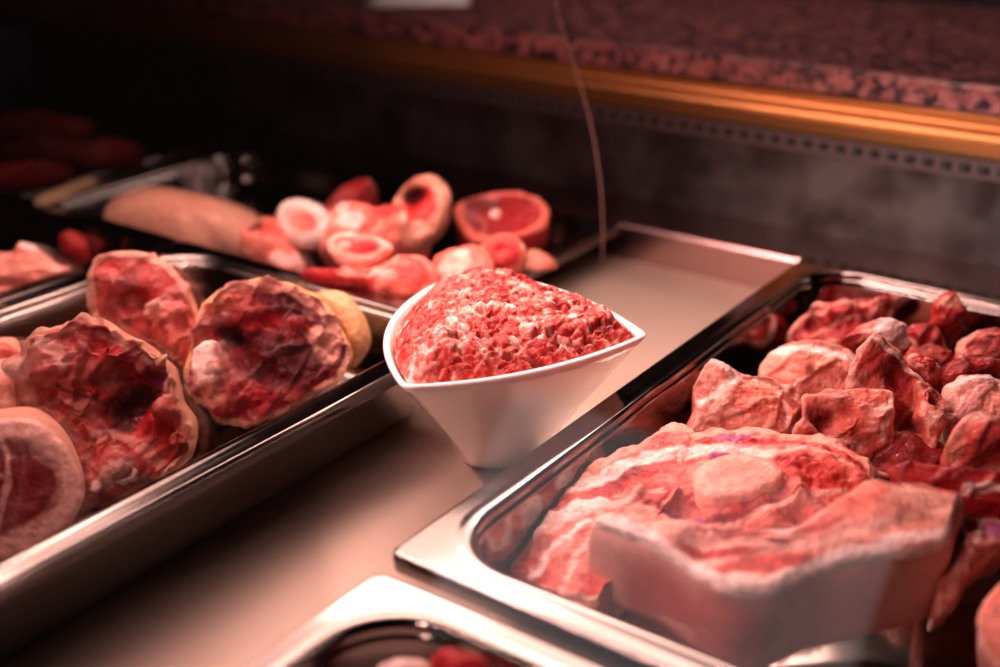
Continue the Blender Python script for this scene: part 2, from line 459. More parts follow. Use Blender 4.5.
    for px, py, rx, ry, ang, cc, stg in blobs:
        q = loc(px, py); dx = loc(px+math.cos(math.radians(ang))*rx, py+math.sin(math.radians(ang))*rx)-q
        dy = loc(px-math.sin(math.radians(ang))*ry, py+math.cos(math.radians(ang))*ry)-q
        Mi = np.linalg.inv(np.stack([dx, dy], 1)); d = np.linalg.norm((uva+wob-q) @ Mi.T, axis=1)
        m = (isf*(1-sm(.72, 1.12, d+.22*fbm(U*16, 2, seed+13)))*stg)[:, None]
        colr = colr*(1-m)+np.array(cc)*m
    for pts, wpx, cc, stg in seams:
        L = [loc(*p) for p in pts]; wd = np.linalg.norm(loc(pts[0][0]+wpx, pts[0][1])-L[0])
        d = np.full(len(V), 9.)
        for a_, b_ in zip(L[:-1], L[1:]):
            ab = b_-a_; t = np.clip(((uva+wob-a_) @ ab)/max(ab @ ab, 1e-12), 0, 1)
            d = np.minimum(d, np.linalg.norm(uva+wob-a_-t[:, None]*ab, axis=1))
        m = (isf*(1-sm(.5, 1.1, d/wd+.25*fbm(U*18, 2, seed+15)))*stg)[:, None]
        colr = colr*(1-m)+np.array(cc)*m
    ks = (.5+.5*fbm(U*5, 3, seed+11))[:, None]
    sd = side*(1.06-.25*ks)
    for px, py, rad_, cc, stg in sblobs:
        D = V-EYE; dd = D @ FW; X = CX+FPX*(D @ RT)/dd; Y = CY-FPX*(D @ UP)/dd
        q = np.where(isf, 1e9, (X-px)**2+(Y-py)**2+dd*400); c_ = V[int(np.argmin(q))]
        d = np.linalg.norm(V-c_, axis=1)/S/rad_
        m = (~isf*(1-sm(.45, 1.1, d+.3*fbm(U*12, 2, seed+17)))*stg)[:, None]
        sd = sd*(1-m)+np.array(cc)*m
    colr = np.where(isf[:, None], colr, sd)
    # lies inside its tray
    if tray is not None:
        zf = (tray['zf']+DK)*S
        x0, x1, y0, y1 = [q*S for q in tray['lim']]
        dep = np.clip(((DK+tray['zr'])*S-V[:, 2])/((tray['zr']-tray['zf'])*S), 0, 1)
        mg = (.014+.020*dep+.050*sm(.72, 1, dep))*S; rc = np.maximum(tray['r']*S-mg, .03*S)
        low = V[:, 2] < (DK+tray['zr'])*S+.001
        cxv = np.clip(V[:, 0], x0+mg+rc, x1-mg-rc); cyv = np.clip(V[:, 1], y0+mg+rc, y1-mg-rc)
        dx = V[:, 0]-cxv; dy = V[:, 1]-cyv; L_ = np.maximum(np.hypot(dx, dy), 1e-9); kk = np.where(low, np.minimum(1, rc/L_), 1)
        V[:, 0] = cxv+dx*kk; V[:, 1] = cyv+dy*kk
        V[:, 2] = np.maximum(V[:, 2], zf+.0006*(1+vn(U*30, 3)))
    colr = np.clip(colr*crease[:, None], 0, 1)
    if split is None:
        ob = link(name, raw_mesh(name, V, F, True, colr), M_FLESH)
        tag(ob, label, cat, group)
        return ob
    root = empty(name); root.location = Vector(Cw); tag(root, label, cat, group)
    inv = __import__('mathutils').Matrix.Translation(-root.location)
    a = link('flesh', raw_mesh('flesh', V[:nf], F[:nface], True, colr[:nf]), M_FLESH, root); a.matrix_parent_inverse = inv
    s0 = nf-Mn; cb = colr[s0:].copy(); cb[:Mn] = sd[s0:s0+Mn]
    b = link(split, raw_mesh(split, V[s0:], [tuple(i-s0 for i in f) for f in F[nface:]], True, cb), M_SKIN, root); b.matrix_parent_inverse = inv
    for en, eout, eh, ecol, edome, ejit in (extra or ()):
        EO = spline([loc(*p) for p in eout], 60); EC = EO.mean(0)
        EO = EC+(EO-EC)*(1+ejit*vn(np.c_[EO/S*45, np.full(60, seed)], 4))[:, None]
        q = np.argmin(np.linalg.norm(uv-EC, axis=1)); hb = h[q]+eh
        vv = [ (EC, hb+edome) ]; 
        rr2 = [(.3, edome*.9), (.55, edome*.75), (.75, edome*.9), (.9, edome*.7), (1, 0), (1.02, -.03)]
        Vx = [o+EC[0]*e1+EC[1]*e2+(hb+edome*.5)*S*n]; cx_ = [ecol*.75]
        for r_, dz_ in rr2:
            for p in EO:
                w = EC+r_*(p-EC); Vx.append(o+w[0]*e1+w[1]*e2+(hb+dz_)*S*n); cx_.append(ecol*(.8 if r_ < .6 else 1))
        Vx = np.array(Vx); Ux = Vx/S
        Vx += n*(.09*ejit*S*fbm(Ux*22, 3, seed+2))[:, None]
        cx_ = np.array(cx_); mb = (sm(.12, .4, fbm(Ux*24, 3, seed))*min(1, 6*ejit))[:, None]; cx_ = cx_*(1-mb)+RED*mb
        Fx = [(0, 1+j, 1+(j+1) % 60) for j in range(60)]
        for i in range(len(rr2)-1):
            for j in range(60):
                k2 = (j+1) % 60; Fx.append((1+i*60+j, 1+(i+1)*60+j, 1+(i+1)*60+k2, 1+i*60+k2))
        eo = link(en, raw_mesh(en, Vx, Fx, True, np.clip(cx_, 0, 1)), M_FLESH, root); eo.matrix_parent_inverse = inv
    return root

UPN = (.22, -.42, .85)
# ---- pork hocks in the near tray
piece('pork_hock', 'biggest pork hock, dark ragged cut face ringed by tan skin, beside the tray edge', 'pork hock',
      [(14, 372), (22, 352), (38, 335), (62, 326), (90, 319), (108, 322), (130, 334), (152, 346), (168, 362), (180, 395), (190, 425), (193, 450), (178, 470), (150, 488), (118, 500), (95, 510), (70, 490), (42, 455), (20, 432), (12, 400)],
      .02, n=(.50, -.66, .56), depth=.30, axis=(-.64, .70, -.42), taper=.75, dome=.0, K=70, Mn=260,
      bumps=[(134, 397, 20, -.075), (118, 380, 16, -.03), (112, 418, 14, -.05), (150, 372, 12, -.045), (60, 372, 24, .035), (90, 352, 18, .03), (112, 358, 12, .03), (172, 412, 13, .05), (180, 440, 12, .045), (150, 408, 13, .02), (66, 408, 22, .03), (92, 425, 16, .03), (110, 470, 18, .03), (90, 445, 10, -.02), (100, 392, 12, .02)],
      seams=[([(24, 352), (30, 400), (40, 440)], 7, FAT*.8, .7), ([(46, 345), (60, 352), (66, 366)], 7, FAT, .75), ([(98, 332), (130, 345), (160, 366), (168, 395)], 5, FAT*.75, .7), ([(90, 445), (108, 432), (125, 440), (148, 452), (165, 470)], 7, PALE, .7), ([(45, 405), (62, 398), (84, 408), (96, 420)], 4, PALE*.8, .55),
             ([(110, 350), (128, 366), (146, 384)], 2.5, RED*.5, .8), ([(60, 385), (80, 393), (100, 402), (120, 402)], 2.5, DARK*.5, .8), ([(100, 425), (112, 440), (104, 452)], 3, BLOOD, .7)],
      blobs=[(132, 396, 30, 17, -20, DARK*.45, .95), (118, 420, 16, 12, 30, DARK*.5, .9), (150, 374, 17, 8, 50, PURPLE*.4+DARK*.5, .8), (172, 412, 12, 17, 0, PINK*.8, .9), (182, 441, 12, 17, 20, PINK*.75+RED*.1, .95), (118, 476, 26, 10, -30, FAT*.75, .85), (98, 488, 10, 8, 0, WHITE*.8, .8), (85, 420, 18, 9, 20, PINK*.6, .55), (104, 430, 9, 6, 30, PURPLE*.6, .7), (66, 402, 22, 16, 20, RED*.75, .6)],  # darkest blobs paint shade into the dug cavities
      base=RED*1.45, base2=RED*.6, side=SKIN, edge=SKIN*.95, edge_w=.009, marble=.22, amp=.030, scale=8, fine=.014, fibre=.005, seed=3, bundle=.014, bsize=.062, tray=TA, rnd=.02, jag=.05, split='skin',
      extra=[('bone', [(112, 462), (128, 458), (142, 466), (140, 480), (122, 486), (108, 480)], .0, WHITE, .02, .16)])
piece('pork_hock', 'pork hock lowest in the tray, round red face inside a broad white fat ring', 'pork hock',
      [(0, 416), (30, 417), (52, 428), (70, 448), (82, 472), (84, 496), (74, 522), (55, 542), (30, 556), (0, 566), (-40, 560), (-75, 530), (-85, 490), (-70, 450), (-40, 425)],
      .0, n=(.62, -.62, .48), depth=.30, axis=(-.80, .55, -.32), taper=.85, dome=.012, K=50, Mn=200,
      seams=[([(-10, 425), (8, 455), (10, 480), (2, 520), (-6, 550)], 4, FAT*.85, .8), ([(10, 478), (-30, 470), (-70, 490)], 3, FAT*.8, .7), ([(36, 446), (58, 470), (62, 492), (40, 520), (12, 535)], 5, FAT*.9, .35)],
      blobs=[(38, 478, 26, 26, 20, RED*.75, .5), (-30, 490, 40, 40, 0, RED*.65, .4)],
      base=RED*.9, base2=DARK*1.3, side=SKIN*.95, edge=FAT*1.06, edge_w=.040, marble=.1, amp=.006, scale=6, fine=.003, fibre=.002, seed=5, tray=TA, rnd=.015, jag=.02, split='skin', center=(0, 490))
piece('pork_hock', 'upright pork hock slice with smooth rosy face, at the far left of the hock tray', 'pork hock',
      [(87, 285), (90, 265), (100, 253), (120, 248), (145, 250), (167, 261), (186, 282), (197, 308), (198, 335), (185, 362), (160, 375), (130, 372), (105, 352), (92, 318)],
      .04, n=(.50, -.72, .48), depth=.30, axis=(-.82, .52, -.42), taper=.85, dome=.02, K=50, Mn=180,
      bumps=[(133, 302, 10, -.03), (145, 304, 9, -.02), (120, 290, 16, .012), (165, 318, 14, .03), (150, 335, 14, .02)],
      seams=[([(92, 262), (110, 252), (140, 252), (170, 265), (192, 298)], 6, PALE, .8), ([(90, 270), (92, 310), (108, 345)], 5, SKIN*.95, .9), ([(135, 270), (138, 300), (132, 330)], 3, RED*.6, .6)],
      blobs=[(125, 292, 15, 14, 0, RED*.6, .7), (134, 302, 8, 7, 0, PALE, .5), (145, 305, 7, 6, 0, BLOOD, .9), (160, 280, 26, 18, 40, RED*1.05, .4)],
      base=MID*.85, base2=RED, side=SKIN, edge=PALE, edge_w=.010, marble=.12, amp=.01, scale=7, fibre=.004, seed=8, bundle=.010, bsize=.10, tray=TA, split='skin')
piece('pork_offcut', 'lumpy orange-pink knuckle end wedged between the upright slice and the dark far hock', 'meat offcut',
      [(140, 308), (150, 298), (164, 295), (180, 303), (192, 312), (200, 335), (204, 352), (192, 368), (176, 362), (164, 345), (150, 335)],
      .02, n=(.5, -.62, .6), depth=.16, dome=.03, bumps=[(154, 308, 9, .03), (182, 318, 10, .02), (188, 345, 9, .02)],
      blobs=[(155, 310, 10, 13, 0, FAT*.95, .9), (184, 322, 8, 14, 10, RED*.7, .8), (168, 332, 4, 14, 0, BLOOD, .6)],
      base=MID, base2=RED, marble=.3, amp=.015, scale=12, seed=12, bundle=.014, bsize=.06, tray=TA)
piece('pork_hock', 'far pork hock with almost black muscle and knobbly white bone, nearest the bowl', 'pork hock',
      [(193, 312), (198, 298), (212, 288), (232, 281), (258, 274), (285, 277), (310, 288), (328, 305), (342, 325), (354, 348), (350, 366), (334, 384), (305, 400), (280, 414), (255, 424), (228, 424), (205, 412), (188, 392), (178, 370), (186, 342)],
      .03, n=(.48, -.64, .60), depth=.28, axis=(-.58, .74, -.42), taper=.8, dome=.01, K=66, Mn=240, center=(268, 345),
      bumps=[(230, 300, 22, .03), (275, 305, 26, -.02), (232, 335, 12, -.05), (245, 355, 16, -.03), (300, 330, 14, .03), (215, 375, 18, .025), (240, 400, 18, .02), (290, 368, 30, .015), (310, 305, 14, -.02), (265, 375, 8, -.02), (255, 318, 8, .02)],
      seams=[([(205, 300), (240, 288), (285, 286), (318, 305), (340, 340)], 5, PALE*.95, .8), ([(212, 292), (240, 283), (275, 281)], 5, PINK, .6), ([(250, 310), (280, 322), (310, 330)], 2.5, RED*1.2, .6), ([(230, 335), (260, 350), (300, 352)], 2.2, DARK*.4, .8), ([(262, 370), (275, 395), (268, 412)], 3, BLOOD*.7, .8)],
      blobs=[(230, 303, 26, 9, -15, PINK*.8, .75), (285, 302, 32, 12, 15, DARK*.6, .8), (270, 360, 38, 30, 20, DARK*.75, .85), (233, 335, 13, 9, 0, DARK*.4, .9), (325, 345, 13, 22, -30, PALE*.95, .85), (208, 372, 18, 20, 20, FAT*.9, .9), (213, 398, 16, 12, 20, PALE, .8), (225, 410, 12, 10, 0, RED, .7), (300, 335, 12, 10, 0, RED*.8, .6)],
      base=RED*1.1, base2=DARK*1.4, side=TAN, edge=SKIN, edge_w=.009, marble=.15, amp=.026, scale=8, fine=.013, fibre=.005, seed=15, bundle=.013, bsize=.062, tray=TA, jag=.04, split='skin',
      extra=[('bone', [(194, 356), (202, 342), (214, 340), (221, 352), (224, 366), (220, 382), (206, 388), (194, 374)], -.004, WHITE, .014, .17)])
piece('pork_hock', 'tan skin side of a hock tucked behind the almost black one', 'pork hock',
      [(318, 293), (332, 288), (348, 293), (362, 308), (371, 328), (373, 345), (362, 362), (350, 366), (338, 350), (326, 320)],
      -.01, n=(.75, -.35, .55), depth=.22, axis=(-.7, .6, -.3), dome=.04, base=TAN, base2=TAN*.9, side=TAN, marble=0, amp=.006, scale=5, fine=.001, seed=17, tray=TA)
piece('pork_hock', 'pork hock with cream skin half hidden behind the biggest hock', 'pork hock',
      [(-60, 372), (-30, 356), (-4, 352), (12, 360), (18, 378), (15, 400), (22, 425), (5, 432), (-30, 440), (-70, 420)],
      .02, n=(.5, -.62, .6), depth=.3, axis=(-.8, .6, -.2), dome=.04, seams=[([(-20, 362), (-2, 380), (-6, 410)], 5, WHITE, .8), ([(10, 365), (8, 385), (2, 405)], 4, PINK, .6)],
      base=SKIN*1.02, base2=PALE, side=SKIN, marble=.2, amp=.015, scale=8, seed=19, tray=TA)
piece('pork_offcut', 'red scrap of pork above the half hidden cream hock', 'meat offcut',
      [(-22, 352), (-10, 344), (5, 345), (15, 351), (14, 360), (5, 366), (-12, 366)],
      .06, n=(.4, -.5, .75), depth=.09, dome=.02, base=RED*1.2, base2=MID, marble=.2, amp=.012, scale=12, seed=20, tray=TA)
# ---- pale bones in the tray beyond
piece('pork_bone', 'long pale bone with knobby shaft lying across the far left tray', 'pork bone',
      [(-25, 262), (2, 256), (22, 249), (45, 250), (58, 258), (76, 263), (92, 270), (95, 284), (82, 292), (60, 286), (40, 288), (18, 290), (-20, 288)],
      -.03, n=(.3, -.5, .8), depth=.10, dome=.04, bumps=[(30, 256, 10, .03), (85, 278, 10, .03), (60, 272, 8, -.01)], blobs=[(35, 255, 10, 6, 0, WHITE, .9), (10, 275, 22, 7, 0, PALE*.9, .6)],
      base=PALE*1.02, base2=PINK, marble=.5, amp=.02, scale=10, seed=23, tray=TB)
piece('pork_offcut', 'small red ball of meat against the back wall of the far left tray', 'meat offcut',
      [(56, 243), (62, 234), (75, 231), (88, 236), (95, 246), (90, 258), (76, 262), (62, 256)],
      -.06, depth=.1, dome=.05, base=RED*.9, base2=MID, marble=.15, amp=.012, seed=25, tray=TB)
piece('pork_bone', 'pale knuckle bone in front of the long knobby bone', 'pork bone',
      [(-15, 300), (2, 302), (18, 309), (24, 320), (16, 332), (-10, 336), (-30, 320)],
      -.02, depth=.1, dome=.04, base=FAT*.95, base2=PALE, marble=.4, amp=.02, scale=10, seed=27, tray=TB)
piece('pork_offcut', 'bright red strip below the long knobby bone', 'meat offcut',
      [(15, 300), (30, 292), (52, 290), (68, 292), (62, 304), (45, 312), (28, 318), (18, 312)],
      -.05, depth=.08, dome=.02, base=RED*1.3, base2=MID, marble=.25, amp=.014, seed=28, tray=TB)
piece('pork_offcut', 'flat pink rib scrap under the long knobby bone', 'meat offcut',
      [(-30, 286), (0, 283), (30, 284), (60, 288), (70, 296), (30, 304), (0, 306), (-35, 304)],
      -.075, depth=.09, dome=.02, base=PALE*.95, base2=MID, marble=.5, amp=.018, seed=29, tray=TB)
# ---- shank tray
piece('pig_foot', 'smooth tan pig foot at the left end of the shank tray', 'pig foot',
      [(103, 214), (110, 201), (128, 192), (160, 189), (195, 194), (230, 202), (256, 212), (268, 228), (262, 244), (240, 250), (215, 248), (190, 252), (165, 245), (132, 233), (110, 225)],
      -0.060, n=(.25, -.45, .85), depth=.14, dome=.09, base=np.array((.84, .44, .30)), base2=np.array((.78, .37, .25)), side=SKIN, marble=0, amp=.01, scale=4, fine=.001, seed=31, tray=TC,
      seams=[([(205, 205), (215, 225), (208, 245)], 6, PALE, .4)])
piece('pork_shank', 'shank end with a small dark hole, next to the pig foot', 'pork shank',
      [(236, 238), (246, 226), (262, 218), (278, 218), (292, 230), (300, 248), (306, 262), (296, 273), (276, 272), (254, 262), (240, 250)],
      -0.020, depth=.14, dome=.04, bumps=[(258, 231, 6, -.05), (275, 245, 12, .02)], blobs=[(257, 231, 7, 8, 0, BLOOD, .95), (272, 240, 12, 10, 20, RED*1.4, .6), (285, 264, 14, 6, 10, WHITE, .7), (298, 262, 6, 8, 0, WHITE, .5)],
      base=PINK, base2=MID, marble=.3, amp=.015, seed=33, tray=TC)
piece('pork_shank', 'pale round shank slice standing upright beside the lump with a hole', 'pork shank',
      [(276, 218), (282, 204), (298, 199), (315, 203), (328, 214), (331, 232), (318, 244), (300, 247), (284, 238)],
      0.040, n=(.45, -.7, .55), depth=.10, dome=.015, blobs=[(305, 222, 14, 11, 20, PINK, .8), (308, 219, 7, 5, 20, RED*1.3, .6)],
      base=FAT, base2=PALE, edge=WHITE, edge_w=.03, marble=.2, amp=.008, seed=35, tray=TC, side=PINK)
piece('pork_shank', 'wide lumpy shank in the middle of the pile, streaked with fat', 'pork shank',
      [(312, 232), (322, 214), (345, 204), (380, 205), (412, 203), (432, 212), (430, 230), (405, 244), (370, 248), (335, 252), (318, 250)],
      0.020, n=(.3, -.5, .8), depth=.16, dome=.04, bumps=[(360, 215, 16, .03), (400, 218, 16, .03), (335, 235, 12, .02), (380, 228, 8, -.03)],
      blobs=[(352, 228, 16, 8, -10, WHITE, .75), (390, 215, 18, 9, 0, RED*1.4, .7), (345, 215, 7, 10, 20, WHITE, .6), (335, 210, 6, 7, 0, BLOOD, .6), (415, 225, 10, 12, 30, PALE, .6)],
      base=PINK, base2=MID, marble=.35, amp=.02, scale=10, seed=37, tray=TC)
piece('pork_shank', 'shank slice with a curved white rim facing the bowl', 'pork shank',
      [(325, 240), (338, 231), (362, 233), (384, 238), (393, 248), (380, 261), (357, 268), (338, 262), (328, 251)],
      0.060, n=(.42, -.72, .55), depth=.08, dome=.012, blobs=[(358, 243, 24, 8, 5, RED*1.1, .8), (345, 245, 7, 6, 0, PALE, .7)],
      base=MID*.9, base2=RED, edge=FAT, edge_w=.03, marble=.2, amp=.008, seed=39, tray=TC, side=PINK)
piece('pork_shank', 'dark red lobe of meat at the top of the pile', 'pork shank',
      [(322, 212), (330, 196), (346, 184), (362, 176), (375, 180), (377, 192), (366, 205), (348, 212), (334, 216)],
      0.020, depth=.14, dome=.04, base=RED*.95, base2=RED*.6, marble=.1, amp=.012, seed=41, tray=TC, seams=[([(350, 184), (366, 178), (374, 188)], 3, PALE, .5)])
piece('pork_shank', 'curled shank with skin arching over a dark hollow', 'pork shank',
      [(390, 205), (396, 188), (408, 176), (424, 172), (440, 177), (449, 192), (446, 214), (436, 232), (420, 245), (405, 246), (398, 230), (394, 216)],
      0.070, n=(.42, -.72, .55), depth=.14, dome=.02, bumps=[(412, 193, 12, -.09), (404, 225, 10, .03)], blobs=[(413, 193, 14, 10, 0, DARK*.5, .95), (400, 222, 11, 12, 0, PALE, .7), (420, 232, 12, 7, -30, FAT, .7), (415, 212, 9, 6, 0, RED, .7)],  # dark blob paints the shade inside the hollow
      base=MID*.95, base2=RED, edge=SKIN*.85, edge_w=.04, marble=.15, amp=.012, seed=43, tray=TC, side=SKIN*.7)
piece('pork_shank', 'dark red round shank cut standing alone near the back corner', 'pork shank',
      [(452, 208), (460, 196), (476, 189), (500, 185), (524, 188), (542, 196), (550, 208), (546, 222), (528, 232), (500, 238), (476, 240), (460, 228)],
      0.020, n=(.25, -.50, .83), depth=.16, axis=(-.05, .15, -1), dome=-.012, bumps=[(490, 200, 20, -.02)], blobs=[(480, 198, 20, 8, 0, DARK*.8, .8), (494, 208, 5, 6, 0, WHITE, .8), (515, 212, 22, 12, 0, RED*.9, .6)],
      base=RED*.9, base2=DARK*1.4, edge=PINK*.85, edge_w=.022, marble=.15, amp=.012, seed=45, tray=TC, side=RED*.7, split='skin')
piece('pork_shank', 'long shank lying along the front of the pile, behind the hock tray', 'pork shank',
      [(300, 272), (325, 268), (352, 270), (378, 264), (402, 257), (424, 252), (436, 262), (438, 282), (425, 298), (404, 303), (380, 296), (350, 288), (320, 282)],
      .02, depth=.13, dome=.04, blobs=[(412, 278, 18, 18, 0, MID*.8, .85), (395, 262, 5, 5, 0, WHITE, .8), (362, 278, 26, 6, 5, FAT, .7), (385, 272, 10, 10, 0, RED, .5)],
      base=PINK*.95, base2=RED*1.2, marble=.3, amp=.012, seed=47, tray=TC)
piece('pork_shank', 'pale pink shank wedge directly behind the bowl rim', 'pork shank',
      [(428, 262), (436, 250), (455, 243), (476, 240), (490, 248), (495, 268), (488, 286), (460, 292), (438, 288)],
      0.02, depth=.14, dome=.035, blobs=[(455, 270, 16, 12, 0, PALE, .7), (462, 258, 8, 5, 0, WHITE, .4)], base=PINK, base2=MID, marble=.3, amp=.012, seed=49, tray=TC)
piece('pork_shank', 'small round red shank end behind the right side of the bowl', 'pork shank',
      [(476, 254), (482, 240), (496, 232), (512, 231), (524, 240), (528, 256), (521, 270), (504, 278), (484, 274)],
      0.020, n=(.45, -.7, .55), depth=.12, dome=.03, bumps=[(502, 252, 6, -.01)], seams=[([(490, 262), (496, 246), (510, 244), (515, 258)], 2.5, RED*1.4, .6)], blobs=[(503, 253, 18, 16, 0, RED, .6), (526, 244, 5, 6, 0, WHITE, .5)],
      base=RED*1.15, base2=RED*.8, edge=PINK*.9, edge_w=.015, marble=.1, amp=.008, seed=51, tray=TC)
piece('pork_rind', 'brownish flap of rind in the corner of the shank tray', 'pork rind',
      [(522, 252), (534, 246), (548, 250), (558, 258), (560, 268), (546, 275), (528, 276)],
      -0.060, depth=.06, dome=.02, base=SKIN*.75, base2=PINK*.7, marble=.1, amp=.008, seed=53, tray=TC)
# ---- leg slab, ham slice and chunks in the right-hand tray
piece('pork_leg_slab', 'thick pork leg slab with pale rind side, nearest the front edge', 'pork slab',
      [(590, 520), (600, 511), (614, 512), (636, 524), (662, 534), (700, 535), (745, 532), (790, 527), (828, 505), (856, 488), (880, 479), (918, 478), (950, 482), (966, 488), (960, 512), (947, 540), (900, 552), (860, 560), (825, 567), (790, 582), (765, 590), (735, 588), (700, 572), (660, 548), (620, 532)],
      .02, n=(.06, -.30, .95), depth=.17, axis=(-.06, .10, -1), taper=.97, dome=.012, K=54, Mn=260, center=(790, 545), bulge=.03, sblobs=[(660, 610, .11, MID*.8, .85), (720, 625, .09, MID*.8, .75), (600, 590, .06, PALE, .6)],
      bumps=[(700, 552, 20, -.02), (880, 505, 30, .015)],
      seams=[([(604, 516), (640, 538), (680, 563), (720, 580), (765, 584), (825, 561), (890, 546), (950, 532)], 7, WHITE, .95), ([(622, 518), (660, 545), (700, 562)], 5, WHITE, .8), ([(690, 540), (730, 548), (790, 550), (830, 545), (900, 522), (955, 503)], 5, FAT, .85), ([(880, 484), (920, 484), (958, 492)], 4, RED, .7), ([(700, 533), (750, 536), (790, 530)], 3, RED, .8)],
      blobs=[(715, 550, 44, 9, 8, RED*1.3, .95), (765, 566, 58, 8, -6, MID*1.1, .9), (745, 538, 30, 5, 0, RED, .8), (820, 528, 28, 7, -15, MID, .9), (855, 505, 40, 13, -20, PINK*1.1, .85), (920, 496, 36, 9, 3, FAT, .7), (930, 512, 22, 8, -5, PALE, .7), (650, 530, 20, 5, 25, FAT, .8)],
      base=PINK, base2=PALE, side=np.array((.80, .40, .33)), edge=WHITE, edge_w=.016, marble=0.18, amp=.012, scale=7, fibre=.002, seed=61, tray=TE, rnd=.02, jag=.02, split='rind')
piece('ham_slice', 'broad ham slice with round marrow bone and painted purple reflections, behind the leg slab', 'ham slice',
      [(487, 552), (498, 538), (520, 522), (538, 508), (541, 492), (560, 478), (590, 462), (620, 448), (648, 438), (668, 426), (682, 424), (694, 432), (706, 430), (735, 427), (770, 430), (810, 434), (845, 440), (868, 452), (878, 468), (870, 485), (830, 512), (790, 530), (720, 540), (660, 545), (625, 560), (600, 596), (570, 596), (545, 588), (515, 575), (495, 565)],
      -.05, n=(.04, -.22, .97), depth=.09, axis=(0, .1, -1), taper=.97, dome=.02, K=72, Mn=320, center=(680, 495),
      bumps=[(605, 488, 26, -.02), (640, 500, 14, .018), (730, 492, 40, .012), (686, 514, 14, -.03), (800, 474, 30, .015), (660, 445, 20, .01), (520, 550, 16, -.02), (800, 500, 12, .025), (775, 522, 12, .02), (800, 515, 9, -.03), (690, 465, 20, -.012)],
      seams=[([(560, 520), (590, 505), (640, 508), (690, 528), (760, 516), (800, 500)], 5, BLOOD*1.3, .85), ([(540, 503), (590, 470), (650, 436), (684, 432), (700, 438), (760, 434), (830, 442), (872, 462)], 8, PALE, .9), ([(548, 498), (600, 478), (650, 462), (700, 455), (745, 456), (770, 460)], 10, WHITE, .85), ([(498, 556), (535, 530), (570, 518), (600, 512)], 12, WHITE, .85), ([(600, 522), (640, 502), (662, 500)], 4, FAT, .8),
             ([(740, 446), (790, 448), (840, 455), (866, 468)], 4, RED*1.3, .9), ([(770, 458), (810, 456), (850, 466)], 4, FAT, .7), ([(690, 535), (740, 524), (785, 508), (810, 498), (845, 490)], 5, FAT, .85), ([(530, 575), (556, 545), (590, 528)], 5, WHITE, .8), ([(560, 588), (578, 556), (598, 540)], 4, WHITE, .6), ([(700, 470), (740, 462), (772, 470), (786, 486)], 4, PALE, .6)],
      blobs=[(520, 565, 32, 18, 10, RED*1.1, .8), (612, 486, 34, 13, -20, RED*1.0, .92), (625, 480, 16, 6, -20, DARK*1.4, .6), (655, 498, 20, 11, -10, MID*1.15, .9), (655, 498, 8, 4, 0, RED, .5), (736, 444, 24, 5, 5, PURPLE, .9), (720, 460, 12, 6, -20, PURPLE, .85), (686, 520, 22, 8, 10, PURPLE*.9, .9), (810, 478, 46, 15, 12, MID, .85), (800, 470, 20, 7, 0, RED, .7), (770, 512, 26, 7, -20, RED*.9, .8), (512, 562, 14, 9, 20, RED*.9, .9), (570, 574, 26, 16, -30, PINK*.8, .8), (650, 442, 36, 7, -25, PALE, .7)],  # purple blobs paint tinted reflections from the glass
      base=MID*1.1, base2=PINK, side=PALE, edge=FAT, edge_w=.014, marble=.35, amp=.014, scale=10, fine=.009, fibre=.003, seed=63, tray=TE, rnd=.016, jag=.03, split='rind',
      extra=[('bone', [(692, 494), (702, 478), (725, 469), (755, 470), (776, 478), (782, 490), (765, 502), (735, 512), (706, 512)], .0, PALE, .006, .03)])
piece('pork_chunk', 'pale pork chunk with a fatty corner, standing against the left tray wall', 'pork chunk',
      [(684, 430), (690, 405), (693, 385), (700, 366), (710, 354), (720, 357), (732, 365), (750, 370), (775, 378), (797, 384), (802, 396), (797, 415), (788, 434), (760, 442), (720, 442)],
      .0, n=(.30, -.62, .72), depth=.16, dome=.012, K=46, Mn=170, folds=[((690, 400), (800, 432), .5), ((716, 358), (802, 392), -.35)],
      bumps=[(722, 372, 9, .02), (700, 395, 12, -.012)],
      seams=[([(712, 358), (722, 368), (735, 382), (720, 396), (704, 402)], 7, WHITE, .85), ([(722, 366), (745, 376), (770, 386), (785, 396)], 3, FAT, .8), ([(688, 412), (715, 418), (750, 424), (775, 432)], 8, PALE, .8), ([(786, 402), (792, 420), (786, 434)], 4, WHITE, .7)],
      blobs=[(755, 405, 32, 18, 15, PINK, .8), (768, 402, 20, 14, 20, np.array((.78, .24, .14)), .6), (706, 394, 10, 9, 0, MID*.8, .5), (784, 415, 5, 12, 10, RED*.6, .7)],
      base=PALE, base2=PINK, side=PINK, marble=0.27, amp=.010, scale=9, fine=.006, seed=65, edge=PALE, edge_w=.007, bundle=.005, bsize=.06, tray=TE, facet=0.030, rnd=.008, jag=.05)
piece('pork_chunk', 'square pork chunk with a white fat band across its top', 'pork chunk',
      [(764, 354), (774, 343), (790, 337), (812, 336), (836, 340), (862, 346), (866, 356), (858, 372), (850, 384), (838, 392), (820, 396), (796, 390), (778, 380), (762, 370)],
      .0, n=(.2, -.5, .84), depth=.14, dome=.012, K=40, Mn=150, folds=[((770, 372), (862, 384), .4)],
      seams=[([(778, 344), (805, 350), (835, 354), (860, 356)], 7, WHITE, .85), ([(772, 366), (800, 376), (830, 380)], 4, PALE, .5)], blobs=[(815, 370, 34, 10, 5, np.array((.76, .24, .16)), .8), (800, 340, 26, 5, 5, MID, .5), (856, 376, 6, 12, 25, RED*.8, .7)],
      base=PINK, base2=PALE, marble=0.24, amp=.010, scale=9, fine=.005, seed=67, edge=PALE, edge_w=.007, bundle=.005, bsize=.06, tray=TE, facet=0.030, rnd=.008, jag=.05)
